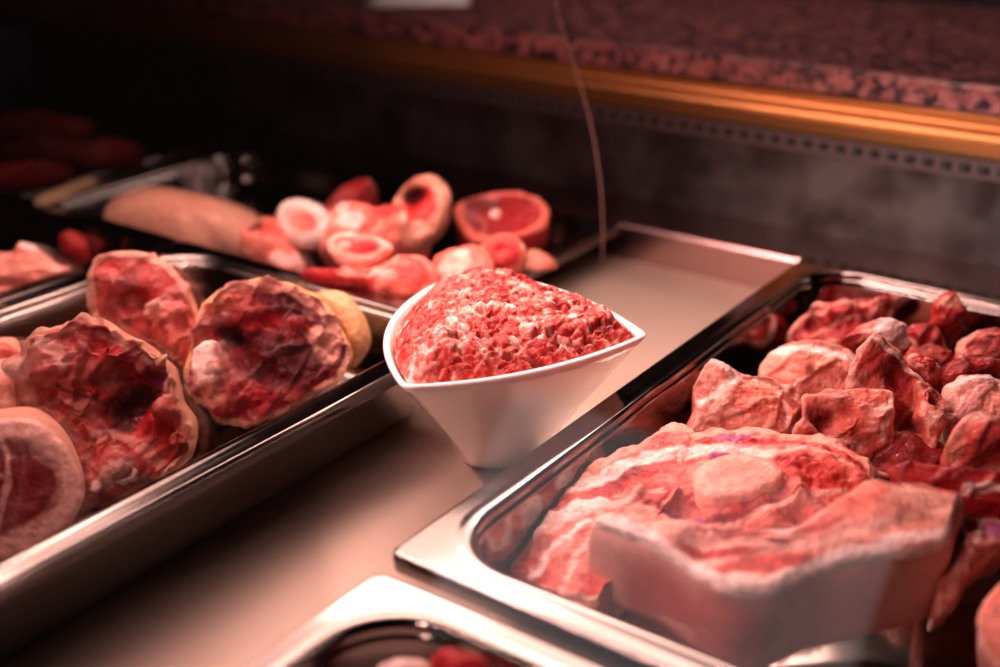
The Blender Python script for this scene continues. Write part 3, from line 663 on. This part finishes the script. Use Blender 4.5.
piece('pork_chunk', 'dark red ridged chunk at the back, with a thin strip standing up', 'pork chunk',
      [(796, 332), (799, 312), (812, 304), (830, 303), (850, 298), (872, 297), (886, 298), (893, 290), (897, 294), (894, 310), (886, 322), (866, 330), (845, 336), (822, 338), (806, 338)],
      -.02, n=(.25, -.62, .74), depth=.13, dome=.01, bumps=[(815, 318, 10, -.03), (840, 312, 10, .02), (865, 318, 8, -.03), (880, 305, 8, .02)],
      seams=[([(803, 310), (830, 308), (860, 304), (885, 304)], 3, PALE, .6), ([(815, 330), (845, 322), (870, 314)], 3, PALE*.9, .6)], blobs=[(812, 318, 10, 9, 0, RED*.7, .8), (866, 318, 12, 8, 0, BLOOD, .7)],
      base=RED*1.1, base2=RED*.6, marble=0.18, amp=.018, scale=12, seed=69, edge=PALE, edge_w=.007, bundle=.005, bsize=.06, tray=TE, facet=0.030, rnd=.008, jag=.12)
piece('pork_fat_strip', 'strip of pork ending in a white blob of fat, over the dark back chunk', 'pork strip',
      [(834, 338), (845, 328), (862, 322), (880, 318), (898, 319), (910, 325), (914, 334), (916, 342), (905, 348), (890, 344), (872, 342), (850, 342)],
      .04, n=(.22, -.5, .84), depth=.06, dome=.02, blobs=[(894, 332, 22, 13, 10, WHITE, .98), (894, 330, 3, 4, 0, RED, .7), (850, 336, 14, 6, -15, RED, .8)],
      bumps=[(895, 330, 12, .02)], base=MID, base2=PALE, marble=0.18, amp=.012, scale=12, seed=71, bundle=.005, bsize=.06, tray=TE, jag=.1)
piece('pork_chunk', 'red-faced chunk with a straight top edge, leaning beside the square chunk', 'pork chunk',
      [(846, 384), (856, 364), (870, 340), (878, 340), (895, 352), (912, 364), (927, 378), (936, 396), (934, 420), (922, 440), (905, 448), (892, 440), (884, 420), (872, 402), (858, 396)],
      .05, n=(.42, -.55, .72), depth=.12, dome=.005, K=46, Mn=170, folds=[((927, 372), (884, 416), -.35)], bumps=[(905, 415, 10, -.03), (895, 375, 16, -.02)],
      seams=[([(872, 343), (896, 358), (920, 376), (934, 400)], 3, WHITE, .75), ([(850, 386), (864, 392), (880, 396)], 6, PALE, .8), ([(924, 384), (912, 410), (898, 436)], 2, FAT, .7), ([(935, 392), (925, 415), (908, 442)], 2, FAT, .5)],
      blobs=[(890, 372, 26, 17, 35, RED*.8, .85), (880, 365, 10, 16, 30, MID, .5), (912, 415, 12, 26, 25, PINK*.62, .8)],
      base=MID*.9, base2=PINK*.8, marble=0.15, amp=.010, scale=10, fine=.005, seed=73, edge=PALE, edge_w=.007, bundle=.005, bsize=.06, tray=TE, facet=0.030, rnd=.008, jag=.05)
piece('pork_chunk', 'pork chunk with a smooth pink top and a hollow ragged front, behind the ham slice', 'pork chunk',
      [(800, 394), (806, 386), (825, 383), (850, 381), (875, 384), (893, 387), (897, 402), (895, 425), (900, 445), (890, 458), (866, 456), (840, 444), (815, 436), (798, 428), (800, 410)],
      .04, n=(.26, -.62, .74), depth=.12, dome=.01, K=46, Mn=170, folds=[((798, 402), (868, 404), .9), ((866, 384), (880, 456), .0)],
      bumps=[(826, 414, 14, -.045), (845, 412, 8, -.02), (815, 425, 9, .03), (850, 430, 14, .02), (884, 420, 10, .02)],
      seams=[([(815, 424), (835, 430), (860, 436)], 5, FAT, .85), ([(893, 390), (886, 408), (888, 430)], 4, WHITE, .55)], blobs=[(822, 412, 18, 9, 5, RED*.75, .85), (835, 392, 32, 6, 0, np.array((.74, .20, .15)), .8), (880, 412, 15, 18, -10, PALE, .7), (886, 418, 5, 12, 10, MID*.8, .6), (812, 428, 10, 7, 0, RED*1.2, .8), (838, 405, 5, 6, 0, PALE, .6)],
      base=PINK, base2=MID, marble=0.18, amp=.014, scale=11, fine=.006, seed=75, edge=PALE, edge_w=.007, bundle=.005, bsize=.12, tray=TE, facet=0.030, rnd=.008, jag=.06)
piece('pork_offcut', 'small bright red offcut on top, right of the red-faced chunk', 'meat offcut',
      [(908, 354), (917, 346), (932, 350), (948, 361), (944, 372), (932, 380), (922, 372), (912, 362)],
      .06, n=(.3, -.55, .78), depth=.09, dome=.015, base=RED*1.4, base2=MID, marble=0.21, amp=.016, scale=14, seed=77, edge=PALE, edge_w=.007, rnd=.009, bundle=.005, bsize=.06, tray=TE, facet=0.030, jag=.1)
piece('pork_offcut', 'upright fatty flap between the red-faced chunk and the big right chunk', 'meat offcut',
      [(922, 378), (936, 380), (948, 394), (953, 415), (948, 436), (940, 452), (930, 444), (926, 424), (920, 412), (924, 396)],
      .05, n=(.4, -.65, .65), depth=.10, dome=.01, bumps=[(938, 398, 7, -.03)], seams=[([(932, 384), (944, 402), (946, 425)], 2.5, PALE, .8)],
      blobs=[(934, 396, 8, 12, 0, RED*.9, .8), (938, 420, 12, 10, 10, FAT, .9), (938, 440, 7, 12, 0, PALE, .8)], base=PINK, base2=MID, marble=0.21, amp=.014, scale=13, seed=79, edge=PALE, edge_w=.007, rnd=.009, bundle=.005, bsize=.06, tray=TE, facet=0.030, jag=.08)
piece('pork_chunk', 'big pale chunk with purple streaks, at the right-hand side of the pile', 'pork chunk',
      [(944, 396), (948, 380), (962, 372), (990, 369), (1020, 370), (1050, 374), (1055, 400), (1040, 420), (1005, 424), (975, 430), (954, 428), (948, 414)],
      .05, n=(.22, -.6, .77), depth=.14, dome=.015, K=44, Mn=160, seams=[([(950, 382), (975, 378), (1010, 376), (1045, 378)], 5, WHITE, .8), ([(958, 425), (966, 404), (980, 392), (990, 380)], 2.5, PURPLE*1.1, .6), ([(955, 420), (962, 402), (972, 390)], 2, RED*.8, .6)],
      blobs=[(1000, 398, 32, 18, -10, np.array((.80, .34, .24)), .8), (960, 405, 8, 18, 15, PALE, .7)], base=PALE, base2=PINK, marble=0.27, amp=.012, scale=9, fine=.006, seed=81, edge=PALE, edge_w=.007, bundle=.005, bsize=.06, tray=TE, facet=0.030, rnd=.008, jag=.05)
piece('pork_strip', 'glossy dark red strip lying over the top edge of the big pale chunk', 'pork strip',
      [(942, 370), (948, 360), (966, 356), (995, 358), (1030, 360), (1045, 368), (1020, 374), (985, 372), (960, 377), (946, 378)],
      .08, n=(.2, -.5, .84), depth=.05, dome=.015, base=RED, base2=RED*.7, marble=0.09, amp=.008, seed=83, bundle=.005, bsize=.06, tray=TE)
piece('pork_chunk', 'dark crinkled chunk at the back right of the pile', 'pork chunk',
      [(952, 352), (958, 340), (972, 332), (995, 329), (1020, 330), (1035, 345), (1015, 358), (985, 362), (962, 362)],
      .02, n=(.22, -.6, .77), depth=.14, dome=.02, bumps=[(975, 345, 9, -.025), (995, 342, 8, .02)], seams=[([(962, 350), (980, 340), (1005, 338)], 2, PINK, .6), ([(970, 356), (990, 350), (1010, 350)], 2, PINK*.8, .5)],
      base=RED*.8, base2=BLOOD, marble=0.15, amp=.022, scale=13, seed=85, edge=PALE, edge_w=.007, rnd=.009, bundle=.005, bsize=.06, tray=TE, facet=0.030, jag=.08)
piece('pork_roll', 'curled piece standing upright by the back rim of the tray', 'pork strip',
      [(930, 328), (936, 314), (936, 302), (943, 293), (955, 290), (964, 297), (970, 306), (968, 313), (962, 318), (966, 330), (960, 340), (944, 340)],
      .04, n=(.4, -.75, .5), depth=.08, dome=.015, folds=[((936, 312), (970, 313), .7)], blobs=[(952, 302, 16, 10, 0, PALE*.85, .85), (950, 294, 8, 3, 10, RED*.7, .8), (950, 326, 14, 12, 0, RED*.7, .8)], base=MID*.9, base2=RED, marble=0.09, amp=.012, scale=11, seed=87, bundle=.005, bsize=.06, tray=TE, jag=.07)
piece('pork_offcut', 'dark red scrap in front of the curled piece', 'meat offcut',
      [(900, 326), (912, 315), (922, 316), (935, 325), (948, 338), (945, 352), (930, 352), (914, 342)],
      .0, n=(.25, -.6, .77), depth=.12, dome=.015, base=RED*.9, base2=BLOOD*1.2, marble=0.12, amp=.018, scale=13, seed=89, edge=PALE, edge_w=.007, rnd=.009, bundle=.005, bsize=.06, tray=TE, facet=0.030, jag=.08)
piece('pork_offcut', 'flat pink scrap low behind the small bright red offcut', 'meat offcut',
      [(905, 348), (925, 340), (945, 344), (960, 352), (955, 366), (935, 368), (915, 362)],
      -.03, n=(.2, -.5, .84), depth=.10, dome=.015, base=MID*.8, base2=RED, marble=0.18, amp=.014, scale=12, seed=90, edge=PALE, edge_w=.007, rnd=.009, bundle=.005, bsize=.06, tray=TE, facet=0.030)
piece('pork_chunk', 'reddish chunk with a turned-over top, in front of the big pale chunk', 'pork chunk',
      [(950, 436), (958, 422), (970, 414), (990, 413), (1015, 418), (1040, 424), (1045, 450), (1030, 466), (990, 468), (962, 466), (950, 452)],
      .07, n=(.3, -.68, .67), depth=.14, dome=.02, folds=[((955, 428), (1035, 432), .6)], blobs=[(985, 442, 34, 18, 0, MID*.95, .7), (985, 420, 26, 5, 5, PALE, .7), (960, 445, 8, 16, 0, PALE*.9, .5)],
      base=PINK*.9, base2=MID, marble=0.15, amp=.010, scale=9, seed=91, edge=PALE, edge_w=.007, bundle=.005, bsize=.06, tray=TE, facet=0.030, rnd=.008, jag=.04)
piece('pork_chunk', 'dark piece deep in the gap below the red-faced chunk', 'pork chunk',
      [(868, 448), (885, 432), (910, 428), (935, 432), (955, 448), (958, 466), (930, 472), (895, 470), (872, 462)],
      -.02, n=(.2, -.55, .8), depth=.14, dome=.01, base=RED*.8, base2=MID*.7, marble=0.15, amp=.018, scale=12, seed=93, edge=PALE, edge_w=.007, rnd=.009, bundle=.005, bsize=.06, tray=TE, facet=0.030, jag=.05)
piece('pork_strip', 'flat red strip with a white fat edge, across the corner of the leg slab', 'pork strip',
      [(888, 464), (900, 459), (930, 461), (965, 464), (1000, 468), (1045, 474), (1045, 494), (1010, 497), (975, 492), (945, 488), (915, 482), (898, 474)],
      .06, n=(.12, -.45, .88), depth=.05, axis=(0, .1, -1), dome=.012, seams=[([(940, 463), (975, 466), (1040, 475)], 3, FAT, .85), ([(965, 486), (1000, 488), (1040, 490)], 3.5, WHITE, .85)], blobs=[(940, 474, 45, 6, 6, RED, .8)],
      base=MID, base2=RED, side=RED, marble=0.12, amp=.008, seed=95, bundle=.005, bsize=.06, tray=TE)
piece('pork_offcut', 'wrinkled pinkish tail of meat at the right end of the leg slab', 'meat offcut',
      [(952, 520), (958, 506), (970, 502), (990, 510), (1020, 522), (1030, 540), (1000, 552), (985, 566), (972, 582), (958, 602), (944, 606), (938, 585), (944, 555)],
      .0, n=(.25, -.5, .82), depth=.14, dome=.02, bumps=[(975, 520, 8, -.02), (965, 550, 8, .02)], seams=[([(968, 508), (962, 540), (950, 590)], 5, PALE, .7), ([(985, 515), (975, 540), (965, 570)], 3, WHITE, .5)], blobs=[(1000, 530, 20, 12, 10, PURPLE, .8)],
      base=PINK, base2=MID, marble=0.24, amp=.02, scale=12, seed=97, edge=PALE, edge_w=.007, rnd=.009, bundle=.005, bsize=.06, tray=TE, facet=0.030, jag=.05)
piece('pork_chunk', 'smooth pink lump at the far right of the front of the tray', 'pork chunk',
      [(978, 622), (982, 600), (996, 580), (1020, 562), (1050, 560), (1075, 590), (1070, 640), (1040, 680), (1005, 672), (986, 650)],
      -.02, n=(.1, -.5, .86), depth=.15, dome=.04, base=PALE*.92, base2=PINK, marble=0.12, amp=.012, seed=99, edge=PALE, edge_w=.007, rnd=.009, tray=TE, facet=0.000)
# ---- scraps in the nearest tray
piece('pork_offcut', 'white fatty scrap in the nearest tray', 'meat offcut',
      [(372, 668), (385, 661), (405, 657), (430, 657), (440, 664), (436, 680), (405, 690), (378, 682)], -.005, n=(0, -.2, 1), depth=.12, dome=.02, base=WHITE, base2=FAT, marble=0, amp=.01, seed=101, tray=TG)
piece('pork_offcut', 'bright red scrap in the nearest tray beside the white one', 'meat offcut',
      [(432, 662), (445, 655), (460, 659), (482, 660), (490, 672), (470, 688), (444, 684)], -.0, n=(0, -.2, 1), depth=.12, dome=.02, base=RED*1.4, base2=RED, marble=.1, amp=.014, seed=103, tray=TG)
# ---- dim tray in the far corner
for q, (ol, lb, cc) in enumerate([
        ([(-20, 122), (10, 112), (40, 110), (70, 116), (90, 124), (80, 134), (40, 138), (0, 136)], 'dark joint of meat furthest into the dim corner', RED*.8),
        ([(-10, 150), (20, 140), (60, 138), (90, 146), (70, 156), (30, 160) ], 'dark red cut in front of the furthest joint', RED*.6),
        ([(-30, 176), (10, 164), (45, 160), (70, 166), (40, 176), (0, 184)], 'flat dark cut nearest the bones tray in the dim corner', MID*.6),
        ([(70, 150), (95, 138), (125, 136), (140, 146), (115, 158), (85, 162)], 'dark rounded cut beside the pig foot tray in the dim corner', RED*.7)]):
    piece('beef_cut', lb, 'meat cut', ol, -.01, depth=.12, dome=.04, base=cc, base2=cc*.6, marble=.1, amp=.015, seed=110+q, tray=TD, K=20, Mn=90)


# ------------------------------------------------------------------ white bowl of minced meat
def tri_outline(t, sag, n=180, corner=.1):
    """three tips (xy) joined by bowed sides, slightly rounded tips"""
    t = [np.array(p) for p in t]; c = sum(t)/3; P = []
    for i in range(3):
        a, b = t[i], t[(i+1) % 3]; m = (a+b)/2; d = unit(m-c); L = np.linalg.norm(b-a)
        for q in np.linspace(0, 1, n//3, endpoint=False):
            P.append(a+(b-a)*q+d*(4*q*(1-q))*L*sag[i])
    P = np.array(P)
    for _ in range(3): P = .25*np.roll(P, 1, 0)+.5*P+.25*np.roll(P, -1, 0)
    return P, c

ZR = .105
tips = [at(402, 389, ZR)[:2], at(649, 336, ZR)[:2], at(468, 270, ZR)[:2]]
OUT, BC = tri_outline(tips, [.10, .11, .16])
bc0 = W(-1.268, 1.80, 0)[:2]
bowl = empty('bowl'); bowl.location = (float(bc0[0]), float(bc0[1]), 0)
tag(bowl, 'white porcelain three-cornered bowl heaped with minced meat', 'bowl')
zr = (ZR+DK)*S
def ring(f, z, k, off=0.0):
    """blend from a round foot (f=0) to the three-cornered rim (f=1)"""
    n = len(OUT); a = np.arctan2(OUT[:, 1]-BC[1], OUT[:, 0]-BC[0])
    R = .078*S
    foot = bc0+R*np.stack([np.cos(a), np.sin(a)], 1)
    p = foot*(1-f)+OUT*f
    c = bc0*(1-f)+BC*f
    if off:
        d = p-c; L = np.linalg.norm(d, axis=1)[:, None]; p = c+d*(1-off/L)
    return np.c_[p, np.full(n, z)]
R = []
for q in np.linspace(0, 1, 15):
    f = .10+.90*(q**1.08); R.append(ring(f, .003+(zr-.003)*q, 0))
lead = [ring(.0, .0012, 0), ring(.04, .0004, 0), ring(.085, .0012, 0)]
inner = []
for q in np.linspace(1, .15, 13):
    f = .10+.90*(q**1.08); inner.append(ring(f, .003+(zr-.003)*q, 0, .0048))
top = [ring(1, zr+.0012, 0, .0006), ring(1, zr+.0017, 0, .0022), ring(1, zr+.0012, 0, .0040)]
V, F = loft(lead+R+top+inner, True, True)
inv = __import__('mathutils').Matrix.Translation(-bowl.location)
o = link('shell', raw_mesh('shell', V, F), M_PORC, bowl); o.matrix_parent_inverse = inv
# the mince: a dense heap with grains, its own thing
def mince():
    IN = ring(1, zr, 0, .0068)[:, :2]; n0 = len(IN)
    nA, nR = 420, 170
    s = np.arange(n0+1)/n0; t = np.arange(nA)/nA; I2 = np.vstack([IN, IN[:1]])
    B = np.stack([np.interp(t, s, I2[:, 0]), np.interp(t, s, I2[:, 1])], 1)
    c = B.mean(0); V = [np.array([[c[0], c[1]]])]; rr = [np.zeros(1)]
    for r in (np.arange(1, nR+1)/nR)**.8:
        V.append(c+(B-c)*r); rr.append(np.full(nA, r))
    V = np.vstack(V); rr = np.concatenate(rr)
    H = .0195*(1-rr**3.8)-.002
    P = np.c_[V, np.zeros(len(V))]
    big = fbm(P/.036+3, 3, 5)*.0070+fbm(P/.014+9, 2, 6)*.0042
    fade = np.clip((1-rr)/.06, 0, 1)
    z = zr+H+big*(.35+.65*fade)
    Q = np.c_[V, z]
    wp = Q+.0021*np.stack([fbm(Q/.0055, 3, 41), fbm(Q/.0055, 3, 42), fbm(Q/.0055, 3, 43)], 1)
    f1, f2, cid = worley(wp*np.array([1, .7, 1])/.0036, 3)
    c1, c2, cid2 = worley((Q+.004*np.stack([fbm(Q/.010, 2, 51), fbm(Q/.010, 2, 52), fbm(Q/.010, 2, 53)], 1))/.0110, 8)
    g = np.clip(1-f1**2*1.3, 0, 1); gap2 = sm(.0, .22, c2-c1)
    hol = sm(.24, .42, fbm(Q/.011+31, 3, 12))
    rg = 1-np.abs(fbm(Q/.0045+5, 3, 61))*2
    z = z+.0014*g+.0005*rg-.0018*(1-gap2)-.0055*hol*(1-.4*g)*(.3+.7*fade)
    z = np.where(rr > .985, zr-.001+0*z, z)
    fa = .5+.5*fbm(wp/.0042+13, 3, 71)*1.5
    idx = .45*fa+.38*cid+.17*cid2+.34*fbm(Q/.024+7, 3, 19)
    xs = [.26, .42, .53, .63, .73, .83]; cs = np.array([(.36, .010, .011), (.52, .032, .026), (.60, .080, .058), (.70, .19, .14), (.82, .42, .34), (.90, .64, .57)])
    col = np.stack([np.interp(idx, xs, cs[:, q]) for q in range(3)], 1)*((.55+.45*sm(.0, .14, f2-f1))*(1-.5*hol))[:, None]  # shade painted between grains and into the holes
    pale = (sm(.05, .45, fbm(Q/.030+51, 3, 29))*.32)[:, None]
    col = col*(1-pale)+np.array((.76, .30, .235))*pale
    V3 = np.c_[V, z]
    Fm = [(0, 1+j, 1+(j+1) % nA) for j in range(nA)]
    for i in range(nR-1):
        for j in range(nA):
            k = (j+1) % nA; Fm.append((1+i*nA+j, 1+(i+1)*nA+j, 1+(i+1)*nA+k, 1+i*nA+k))
    # underside closes the heap inside the bowl
    b0 = len(V3); under = np.c_[c+(B-c)*.66, np.full(nA, zr-.022)]
    V3 = np.vstack([V3, under, [[c[0], c[1], zr-.03]]]); col = np.vstack([col, np.tile(cs[1], (nA+1, 1))])
    a = 1+(nR-1)*nA
    for j in range(nA):
        k = (j+1) % nA; Fm.append((a+j, b0+j, b0+k, a+k)); Fm.append((b0+j, b0+nA, b0+k))
    return raw_mesh('minced_meat', V3, Fm, True, np.clip(col, 0, 1))
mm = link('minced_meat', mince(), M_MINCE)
tag(mm, 'heap of coarse red minced meat in the white bowl', 'minced meat')

# ------------------------------------------------------------------ small things
INV = __import__('mathutils').Matrix
# small steel cup standing behind the pig foot
def cup():
    root = empty('steel_cup'); p = at(196, 196, -.175)+np.array([.022, -.012, 0]); root.location = Vector(p); root.scale = (.66, .66, .8); tag(root, 'small polished steel cup behind the tan pig foot', 'cup')
    n = 40; prof = [(.060, 0), (.068, .004), (.080, .05), (.094, .11), (.099, .135), (.097, .137), (.092, .11), (.078, .05), (.064, .008), (.0, .006)]
    rings = [[(r*S*math.cos(a), r*S*math.sin(a), z*S) for a in np.linspace(0, 2*math.pi, n, endpoint=False)] for r, z in prof[:-1]]
    V, F = loft(rings, True, True); o = link('body', raw_mesh('body', V, F), M_CUP, root)
    rim = [[((.098+.005*math.cos(t))*S*math.cos(a), (.098+.005*math.cos(t))*S*math.sin(a), (.136+.005*math.sin(t))*S) for a in np.linspace(0, 2*math.pi, n, endpoint=False)] for t in np.linspace(0, 2*math.pi, 9)]
    V, F = loft(rim); link('rim', raw_mesh('rim', V, F), M_CUP, root)
cup()
# sheet of paper on the granite
pz = gz1+.0004
def paper():
    a = at(366, 6, .386); b = at(468, 6, .386); d = unit(b-a); u = np.array([-d[1], d[0], 0])
    V = []; F = []
    for i in range(9):
        for j in range(7):
            p = a+(b-a)*i/8+u*.12*j/6; V.append((p[0], p[1], pz+.0025*abs(math.sin(i*.8))*math.sin(j*.5)**2))
    for i in range(8):
        for j in range(6): F.append((i*7+j, (i+1)*7+j, (i+1)*7+j+1, i*7+j+1))
    o = link('paper_sheet', raw_mesh('paper_sheet', V, F), M_PAPER); m = o.modifiers.new('thickness', 'SOLIDIFY'); m.thickness = .0004; m.offset = 1
    tag(o, 'white paper sheet lying on the granite counter', 'paper')
paper()
# clear thread hanging down behind the bowl
yt = 2.72*S
def thr(px, py):
    d = ray(px, py); t = (yt-EYE[1])/d[1]; return EYE+d*t
M_THR = mat('nylon thread', (.24, .12, .11), 0, .4)[0]
t = tube('thread', [thr(*p) for p in [(552, -30), (555, 0), (563, 30), (573, 60), (581, 88), (589, 115), (595, 145), (600, 178), (602, 205), (603, 235), (602, 262)]], .0007, M_THR)
tag(t, 'thin pale thread hanging in front of the gold trim behind the bowl', 'thread')
# yellowed price rail by the far tray
a = at(40, 208, 0); b = at(92, 186, 0)
d = unit(b-a); u = np.array([-d[1], d[0], 0])*.006
def rail():
    prof = []; V = []
    for p in (a, b):
        for s_, z_ in ((-1, 0), (1, 0), (1, .003), (.6, .008), (-.6, .008), (-1, .003)): V.append(p+u*s_+np.array([0, 0, .002+z_]))
    F = [(j, (j+1) % 6, 6+(j+1) % 6, 6+j) for j in range(6)]+[tuple(range(5, -1, -1)), tuple(range(6, 12))]
    return raw_mesh('price_rail', V, F, False)
o = link('price_rail', rail(), M_BRASSY); tag(o, 'short yellowish rail lying on the rims beyond the bones tray', 'rail')


# ------------------------------------------------------------------ light
def area(name, loc, size, size_y, power, color, target=None, spread=180):
    l = bpy.data.lights.new(name, 'AREA'); l.shape = 'RECTANGLE'; l.size = size; l.size_y = size_y; l.energy = power; l.color = color
    l.spread = math.radians(spread)
    o = bpy.data.objects.new(name, l); COL.objects.link(o); o.location = Vector(loc)
    d = Vector(target)-Vector(loc) if target is not None else Vector((0, 0, -1))
    o.rotation_euler = d.to_track_quat('-Z', 'Y').to_euler()
    return o
area('case_lamp', W(-1.80, 2.05, .92), 2.5*S, .58*S, 2.8, (1, .58, .50), W(-1.6, 1.75, -.3), 120)
area('glint_strip', W(-1.80, 2.02, .90), 2.5*S, .11*S, 1.9, (1, .60, .52), W(-1.6, 1.75, -.3), 125)  # extra unseen strip, added for crisp highlights and shadows
area('front_fill', W(-1.62, .74, 1.38), 1.6*S, .10*S, 4.1, (1, .56, .53), W(-.95, 1.65, -.1), 135)  # unseen fill, added to brighten the bowl front and hock faces
area('veil_light', W(-2.75, -6, 1.45), 2.5*S, 1.5*S, 1.0, (1, .86, .86), W(-.8, .8, .7))  # made-up source, placed so its reflection veils the front glass
sl = bpy.data.lights.new('wall_patch_spot', 'SPOT'); sl.energy = 95.0; sl.color = (1, .93, .93); sl.spot_size = math.radians(21); sl.spot_blend = .7; sl.shadow_soft_size = .03  # unseen spot added to brighten the right part of the back wall
so = bpy.data.objects.new('wall_patch_spot', sl); COL.objects.link(so); so.location = Vector(W(1.4, 2.35, .08)); so.rotation_euler = (Vector(W(-.45, 3.2, .03))-so.location).to_track_quat('-Z', 'Y').to_euler()
area('granite_fill', W(-2.0, 4.4, 2.4), 2.4*S, .5*S, 1.3, (1, .66, .60), W(-2.1, 3.75, .38), 100)  # unseen light added to lift the granite top and the paper
w = bpy.data.worlds.new('World'); scn.world = w; w.use_nodes = True
w.node_tree.nodes['Background'].inputs['Color'].default_value = (.9, .45, .45, 1)
w.node_tree.nodes['Background'].inputs['Strength'].default_value = .006

# ------------------------------------------------------------------ camera
cam = bpy.data.cameras.new('Camera'); co = bpy.data.objects.new('Camera', cam); COL.objects.link(co)
cam.sensor_width = 36; cam.lens = FPX*36/1000; cam.clip_start = .01
co.location = Vector(EYE)
co.rotation_euler = (math.pi/2-pitch, 0, yaw)
cam.dof.use_dof = True; cam.dof.focus_distance = .722; cam.dof.aperture_fstop = 3.0
scn.camera = co
vs = scn.view_settings
scn.display_settings.display_device = 'sRGB'
vs.view_transform = 'Standard'; vs.look = 'None'; vs.gamma = 1; vs.exposure = 0; vs.use_curve_mapping = False
scn.cycles.use_denoising = True
scn.cycles.max_bounces = 8
